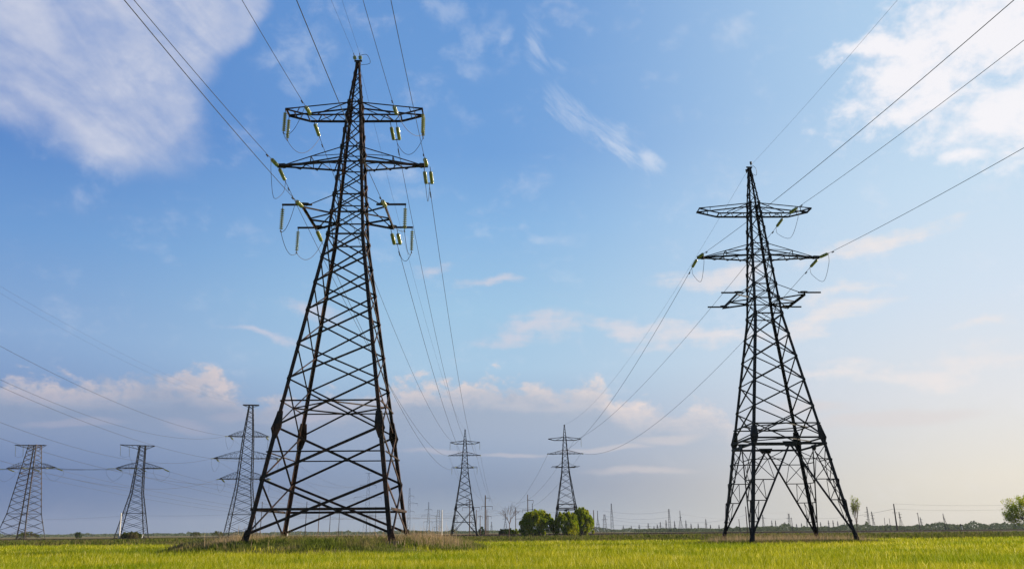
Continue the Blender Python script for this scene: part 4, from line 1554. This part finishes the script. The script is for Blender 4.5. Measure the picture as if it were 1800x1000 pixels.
pole(643.5, 903, 937, 'left pole of a portal frame seen through the base of the rusty pylon', 480, 'darkpole', .16, arms=[(10.9, -1.2, 5.5)], hang=False)
pole(659, 890, 937, 'right pole of a portal frame seen through the base of the rusty pylon', 480, 'darkpole', .16)
pole(505, 902, 941, 'pale post standing behind the second leg of the rusty pylon', 330, 'concrete', .2)
pole(457, 881, 938, 'dark pole just right of the tallest grey pylon', 380, 'darkpole', .16)
pole(209.3, 901, 946.8, 'pale concrete post leaning against the dark grey pylon', 318, 'concrete', .26, top_px=213.3)
pole(248.3, 938.5, 946.5, 'short broken pale post at the foot of the dark grey pylon', 318, 'concrete', .2, top_px=251.5)
pole(1314, 889.5, 932, 'dark leaning pole behind the second foot of the black pylon', 420, 'darkpole', .25, top_px=1310.4)
pole(1301, 911.5, 931, 'small grey leaning pole left of the second foot of the black pylon', 700, 'darkpole', .3, top_px=1298.6)
pole(1393.5, 909, 931, 'dark pole close right of the flat topped pylon behind the black pylon', 800, 'darkpole', .3)
pole(1556, 909.5, 928, 'first of two thin grey poles left of the thick leaning pole', 700, 'darkpole', .22, top_px=1554.5)
pole(1565.5, 910.5, 928, 'second of two thin grey poles left of the thick leaning pole', 700, 'darkpole', .22, top_px=1563)
pole(1577.2, 884.8, 930, 'thick dark pole leaning left, right of the black pylon', 430, 'darkpole', .36, top_px=1570.7, arms=[(9.2, -1.2, 1.2)], hang=False)
pole(1617.3, 900.6, 929, 'grey pole with a bracket leaning left near the right side', 600, 'darkpole', .28, top_px=1612.8, arms=[(11.7, -1.0, .2)], hang=False)
# A shaped pole
loc, H = far_place(1662, 902, 929, 600)
t = thing('braced_pole', 'dark pole propped by a slanting strut near the right side', 'utility pole', loc, 0, FG)
mb = MB()
mb.tube([(0, 0, -.3), (-.2, 0, H)], .26, .2, 8)
mb.build('shaft', M['darkpole'], t)
mb = MB()
mb.tube([(k(6.5, 600), 0, -.3), (-.1, 0, H * .82)], .24, .18, 8)
mb.build('prop', M['darkpole'], t)
mb = MB()
for f in (.86, .76, .68):
    mb.bar((-.9, 0, H * f), (1.0, 0, H * f), .12)
mb.build('cross_arm', M['darkpole'], t)
# trackside signal post
loc, H = far_place(1692.5, 920.5, 931, 445)
t = thing('signal_post', 'white trackside post with a small dark head at the right', 'signal', loc, 0)
t.location.z = .1
mb = MB()
mb.tube([(0, 0, 0), (-.35, 0, H - .7)], .2, .14, 8)
mb.build('post', M['concrete'], t)
mb = MB()
mb.bar((-.5, 0, H - .9), (-.85, 0, H - .1), .35, .75)
mb.bar((-.4, 0, H - .6), (-1.0, 0, H - .2), .25, .3)
mb.build('signal_head', M['darkpole'], t)

# faint wires between the far poles
fw = [(((1060, 897), 900), ((1180, 897), 900), 3.2), (((1060, 906), 900), ((1180, 908), 900), 3), (((1076, 913), 830), ((1197, 915), 900), 3), (((1197, 903), 900), ((1342, 908), 1150), 4), (((1197, 915), 900), ((1310, 905), 600), 3),
      (((1240, 925), 1200), ((1060, 921), 1100), 1.5), (((1310, 898), 430), ((1390, 899), 800), 1), (((1420, 909), 900), ((1571, 894), 430), 2.5), (((1342, 909), 1150), ((1389, 909), 1100), 2), (((1571, 885), 430), ((1810, 886), 430), .7), (((1571, 894), 430), ((1810, 893), 430), .9),
      (((853, 893), 330), ((928, 896), 345), 1.1), (((853, 905), 330), ((906, 897), 400), .9), (((776, 905), 400), ((853, 903), 400), .8), (((776, 912), 400), ((864, 921), 800), 1), (((928, 893), 345), ((1045, 902), 330), .8), (((536, 890), 360), ((643, 905), 480), 1.2), (((457, 888), 380), ((536, 890), 360), .9),
      (((0, 912), 700), ((230, 905), 700), 1.5), (((230, 905), 700), ((460, 900), 700), 1.5)]
for (p, Y0), (q, Y1), s in fw:
    wire('one of the faint thin wires strung between the far poles along the horizon', parabola(at(p[0], p[1], Y0), at(q[0], q[1], Y1), s, 16), .00006 * Y0, 'faint wires between the far poles', 'power line', False)


# ------------------------------------------------------------------ trees and bushes
def leaf_cloud(name, centres, radii, per, size, mat, parent, flat=.8, seed=0):
    """many small leaf faces spread through clumps"""
    g = np.random.default_rng(seed)
    cs = np.repeat(np.asarray(centres, float), per, axis=0)
    rs = np.repeat(np.asarray(radii, float), per)
    n = len(cs)
    d = g.normal(size=(n, 3))
    d /= np.linalg.norm(d, axis=1)[:, None]
    p = cs + d * (rs * g.uniform(.15, 1, n) ** .6)[:, None] * np.array([1, 1, flat])
    u = g.normal(size=(n, 3))
    u /= np.linalg.norm(u, axis=1)[:, None]
    v = np.cross(u, g.normal(size=(n, 3)))
    v /= np.linalg.norm(v, axis=1)[:, None]
    s = (size * g.uniform(.6, 1.4, n))[:, None]
    V = np.stack([p - u * s, p + v * s * .5, p + u * s, p - v * s * .5], 1).reshape(-1, 3)
    i = np.arange(n) * 4
    return np_mesh(name, V, np.stack([i, i + 1, i + 2, i + 3], 1), mat, parent)


def bush(label, x0, x1, ytop, ybase, Y, mat, seed, lean=0.0, per=70, stems=26, cat='bush', group='bushes by the railway', zf=1.0, size=.16):
    g = np.random.default_rng(seed)
    a, b = at(x0, ybase, Y), at(x1, ybase, Y)
    cx, hw = (a.x + b.x) / 2, (b.x - a.x) / 2
    H = at((x0 + x1) / 2, ytop, Y).z
    root = thing('round_bush', label, cat, (cx, Y, 0), 0, group)
    cen, rad = [], []
    n = int(95 * zf)
    for i in range(n):
        th = g.uniform(0, 2 * np.pi)
        r = np.sqrt(g.uniform(0, 1)) * .95
        prof = (1 - r ** 3) ** .5
        top = H * (.22 + .78 * prof) * g.uniform(.92, 1.03)
        z = top * (g.uniform(.0, 1) ** .55 if i % 3 == 0 else g.uniform(.82, 1))
        rr = r * (.88 + .12 * z / H)
        cen.append((hw * rr * np.cos(th), hw * .85 * rr * np.sin(th), max(.35, z - .35)))
        rad.append((g.uniform(.65, 1.15) if i % 3 == 0 else g.uniform(.45, .75)) * min(1.0, hw / 3.5))
        if i % 4 == 1:                                       # skirt of the dome
            zz = g.uniform(.1, .62) * H
            rr = .94 * (1 - (zz / H) ** 4 * .5) * g.uniform(.9, 1)
            cen.append((hw * rr * np.cos(th), hw * .85 * rr * np.sin(th), zz))
            rad.append(g.uniform(.5, .8) * min(1.0, hw / 3.5))
        if z > top * .75 and g.uniform() < .7:           # upright shoots
            c = cen[-1]
            cen.append((c[0] * 1.03, c[1] * 1.03, c[2] + g.uniform(.3, .8)))
            rad.append(.32)
    leaf_cloud('crown', cen, rad, per, size, M[mat], root, 1.15, seed)
    mb = MB()
    for i in range(stems):
        c = cen[g.integers(0, len(cen))]
        bx = g.normal(0, .18 * hw), g.normal(0, .15 * hw)
        mb.tube([(bx[0], bx[1], -.2), (bx[0] * .6 + c[0] * .35, bx[1] * .6 + c[1] * .35, c[2] * .5), c], .09, .03, 5)
    mb.build('stem', M['bark'], root)
    return root


bush('wide round bright green bush left of the small pylon\'s legs', 912, 977, 897, 941, 286, 'willow', 1, zf=2.4, per=200)
bush('tall yellow green bush around the right leg of the small pylon', 1002, 1045, 893.5, 941, 288, 'willow', 2, zf=1.7, per=190)
bush('darker loose bush between the two legs of the small pylon', 974, 1018, 900, 941, 284, 'willow', 3, zf=1.2, per=170)
bush('low dark green bush left of the round bushes', 877, 903, 929, 940, 345, 'darkbush', 4, zf=.6, stems=8)
bush('small low bush close to the left side of the big round bush', 899, 912, 930.5, 940, 345, 'willow', 5, zf=.35, stems=5)
bush('small dark bush beside the tall brown pole', 841, 852, 925.5, 939, 420, 'darkbush', 6, zf=.35, stems=5)
bush('olive bush at the foot of the dark grey pylon', 213, 247, 935.5, 947, 318, 'weed', 7, zf=.8, stems=10)
bush('small round green bush on the plain between the left pylons', 131, 143, 935, 944.5, 460, 'darkbush', 8, zf=.3, stems=5)
for i, (x0, x1, yt, Y, lb) in enumerate(((30, 66, 935, 420, 'dull green bush behind the pale galvanised pylon'), (334, 352, 934.5, 620, 'dull bush on the plain left of the tallest grey pylon'), (372, 392, 932.5, 560, 'brownish scrub at the left foot of the tallest grey pylon'), (722, 750, 932.5, 560, 'low scrub right of the rusty pylon'))):
    bush(lb, x0, x1, yt, 942 if i < 3 else 938, Y, 'weed', 20 + i, zf=.4, stems=6, per=50)


def branch(mb, tips, p, d, L, r, depth, g, spread=.5, up=.12, kids=3):
    q = p + d * L * .5 + Vector(g.normal(0, .05 * L, 3))
    e = p + d * L
    mb.tube([p, q, e], r, r * .6, 5 if depth > 1 else 4)
    tips.append((e, depth))
    if depth == 0:
        return
    for i in range(kids if depth > 1 else kids + 1):
        f = g.uniform(.45, 1.0)
        b = p + (e - p) * f
        nd = (d + Vector(g.normal(0, spread, 3)) + Vector((0, 0, up))).normalized()
        branch(mb, tips, b, nd, L * g.uniform(.6, .85), r * .55, depth - 1, g, spread, up, kids)


def tree(label, px, ybase, ytop, Y, seed, trunk_f, spread, kids, depth, leaf, leafn, lsize, lrad, bark, name='young_tree', r=.14, lean=0.0, up=.12, width=1.0, zbase=0.0):
    g = np.random.default_rng(seed)
    loc, H = far_place(px, ytop, ybase, Y)
    loc.z = zbase
    root = thing(name, label, 'tree', loc)
    mb, tips = MB(), []
    th = H * trunk_f
    mb.tube([(0, 0, -.2), (lean * th * .4, 0, th * .5), (lean * th, 0, th)], r, r * .75, 7)
    mains = MB()
    base = Vector((lean * th, 0, th))
    for i in range(kids + 2):
        a = i * 2 * math.pi / (kids + 2) + g.uniform(-.4, .4)
        d = Vector((math.cos(a) * spread * width, math.sin(a) * spread * width, 1)).normalized()
        branch(mains, tips, base - Vector((0, 0, g.uniform(0, .25) * th)), d, (H - th) * g.uniform(.36, .52), r * .55, depth, g, spread * .7, up, kids)
    zmax = max(t[0].z for t in tips)
    f = (H - th) / max(.1, zmax - th)
    mb.build('trunk', M[bark], root)
    mains.v = [(x, y, th + (z - th) * f if z > th else z) for x, y, z in mains.v]
    mains.build('branch', M[bark], root)
    if leaf:
        cen = [(t.x, t.y, th + (t.z - th) * f) for t, dp in tips if dp <= 1]
        leaf_cloud('crown', cen, [lrad] * len(cen), leafn, lsize, M[leaf], root, 1, seed)
    return root


tree('thin bare brown tree between the tall brown pole and the round bushes', 894.6, 944.5, 881.7, 205, 31, .42, .5, 3, 3, None, 0, 0, 0, 'twig', 'bare_tree', .1, .06)
tree('slender young tree with sparse pale spring leaves right of the black pylon', 1507.5, 934, 871.5, 240, 32, .3, .2, 4, 2, 'spring', 8, .13, .42, 'twig', r=.1, up=.45)
tree('spreading green tree cut off by the right edge', 1811, 931, 867, 250, 33, .2, .95, 4, 3, 'willow', 26, .16, .75, 'bark', 'spreading_tree', .3, up=.22)

# far woodland strip along the horizon
n = 60000
az = rng.uniform(-36, 36, n)
Yw = np.where(az > 8, rng.uniform(900, 1150, n), rng.uniform(1250, 1700, n))
x = Yw * np.tan(np.radians(az))
hh = np.where(az > 8, 4.6 + 2.2 * np.clip((az - 14) / 14, 0, 1), 5.0) * (.8 + .12 * np.sin(az * 1.9 + 1) * np.sin(az * .83))
for c, wd_, hx in zip(rng.uniform(-36, 36, 90), rng.uniform(.05, .3, 90), rng.uniform(.3, 2.2, 90)):
    hh = hh + hx * np.exp(-((az - c) / wd_) ** 2)
for c, wd_, hx in ((26.6, .55, 4), (28.3, .25, 5.5), (29.4, .2, 4), (29.9, .22, 5), (25.3, .2, 3), (30.9, .5, 3), (5.6, 1.1, 3.5), (16.5, .9, 2), (-27, .4, 2), (-18, .5, 2.5)):
    hh = hh + hx * .55 * np.exp(-((az - c) / wd_) ** 2)
z = hh * (rng.uniform(0, 1, n) ** .9 - .03)
s = rng.uniform(.45, 1.0, n)
a = rng.uniform(0, np.pi, n)
u = np.stack([np.cos(a) * s, np.sin(a) * s, rng.normal(0, .4, n) * s], 1)
v = np.stack([rng.normal(0, .4, n) * s, rng.normal(0, .4, n) * s, s * .9], 1)
p = np.stack([x, Yw, z], 1)
V = np.stack([p - u, p - v, p + u, p + v], 1).reshape(-1, 3)
i = np.arange(n) * 4
tag(np_mesh('far_woodland', V, np.stack([i, i + 1, i + 2, i + 3], 1), M['farleaf']), 'low hazy strip of woodland along the horizon', 'woodland', kind='stuff')

# ------------------------------------------------------------------ evening air
mb = MB()
mb.prism([(-3300, -330, -1.5), (3300, -330, -1.5), (3300, 3500, -1.5), (-3300, 3500, -1.5)], [(-3300, -330, 58), (3300, -330, 58), (3300, 3500, 58), (-3300, 3500, 58)])
mh = bpy.data.materials.new('evening_haze')
mh.use_nodes = True
ht = NT(mh.node_tree)
mh.node_tree.nodes.remove(mh.node_tree.nodes['Principled BSDF'])
pv = ht.n('ShaderNodeVolumePrincipled')
pv.inputs['Color'].default_value = (.8, .86, .95, 1)
pv.inputs['Density'].default_value = .00005
pv.inputs['Anisotropy'].default_value = .0
mh.node_tree.links.new(pv.outputs[0], [n for n in mh.node_tree.nodes if n.type == 'OUTPUT_MATERIAL'][0].inputs['Volume'])
tag(mb.build('haze', mh), kind='stuff')
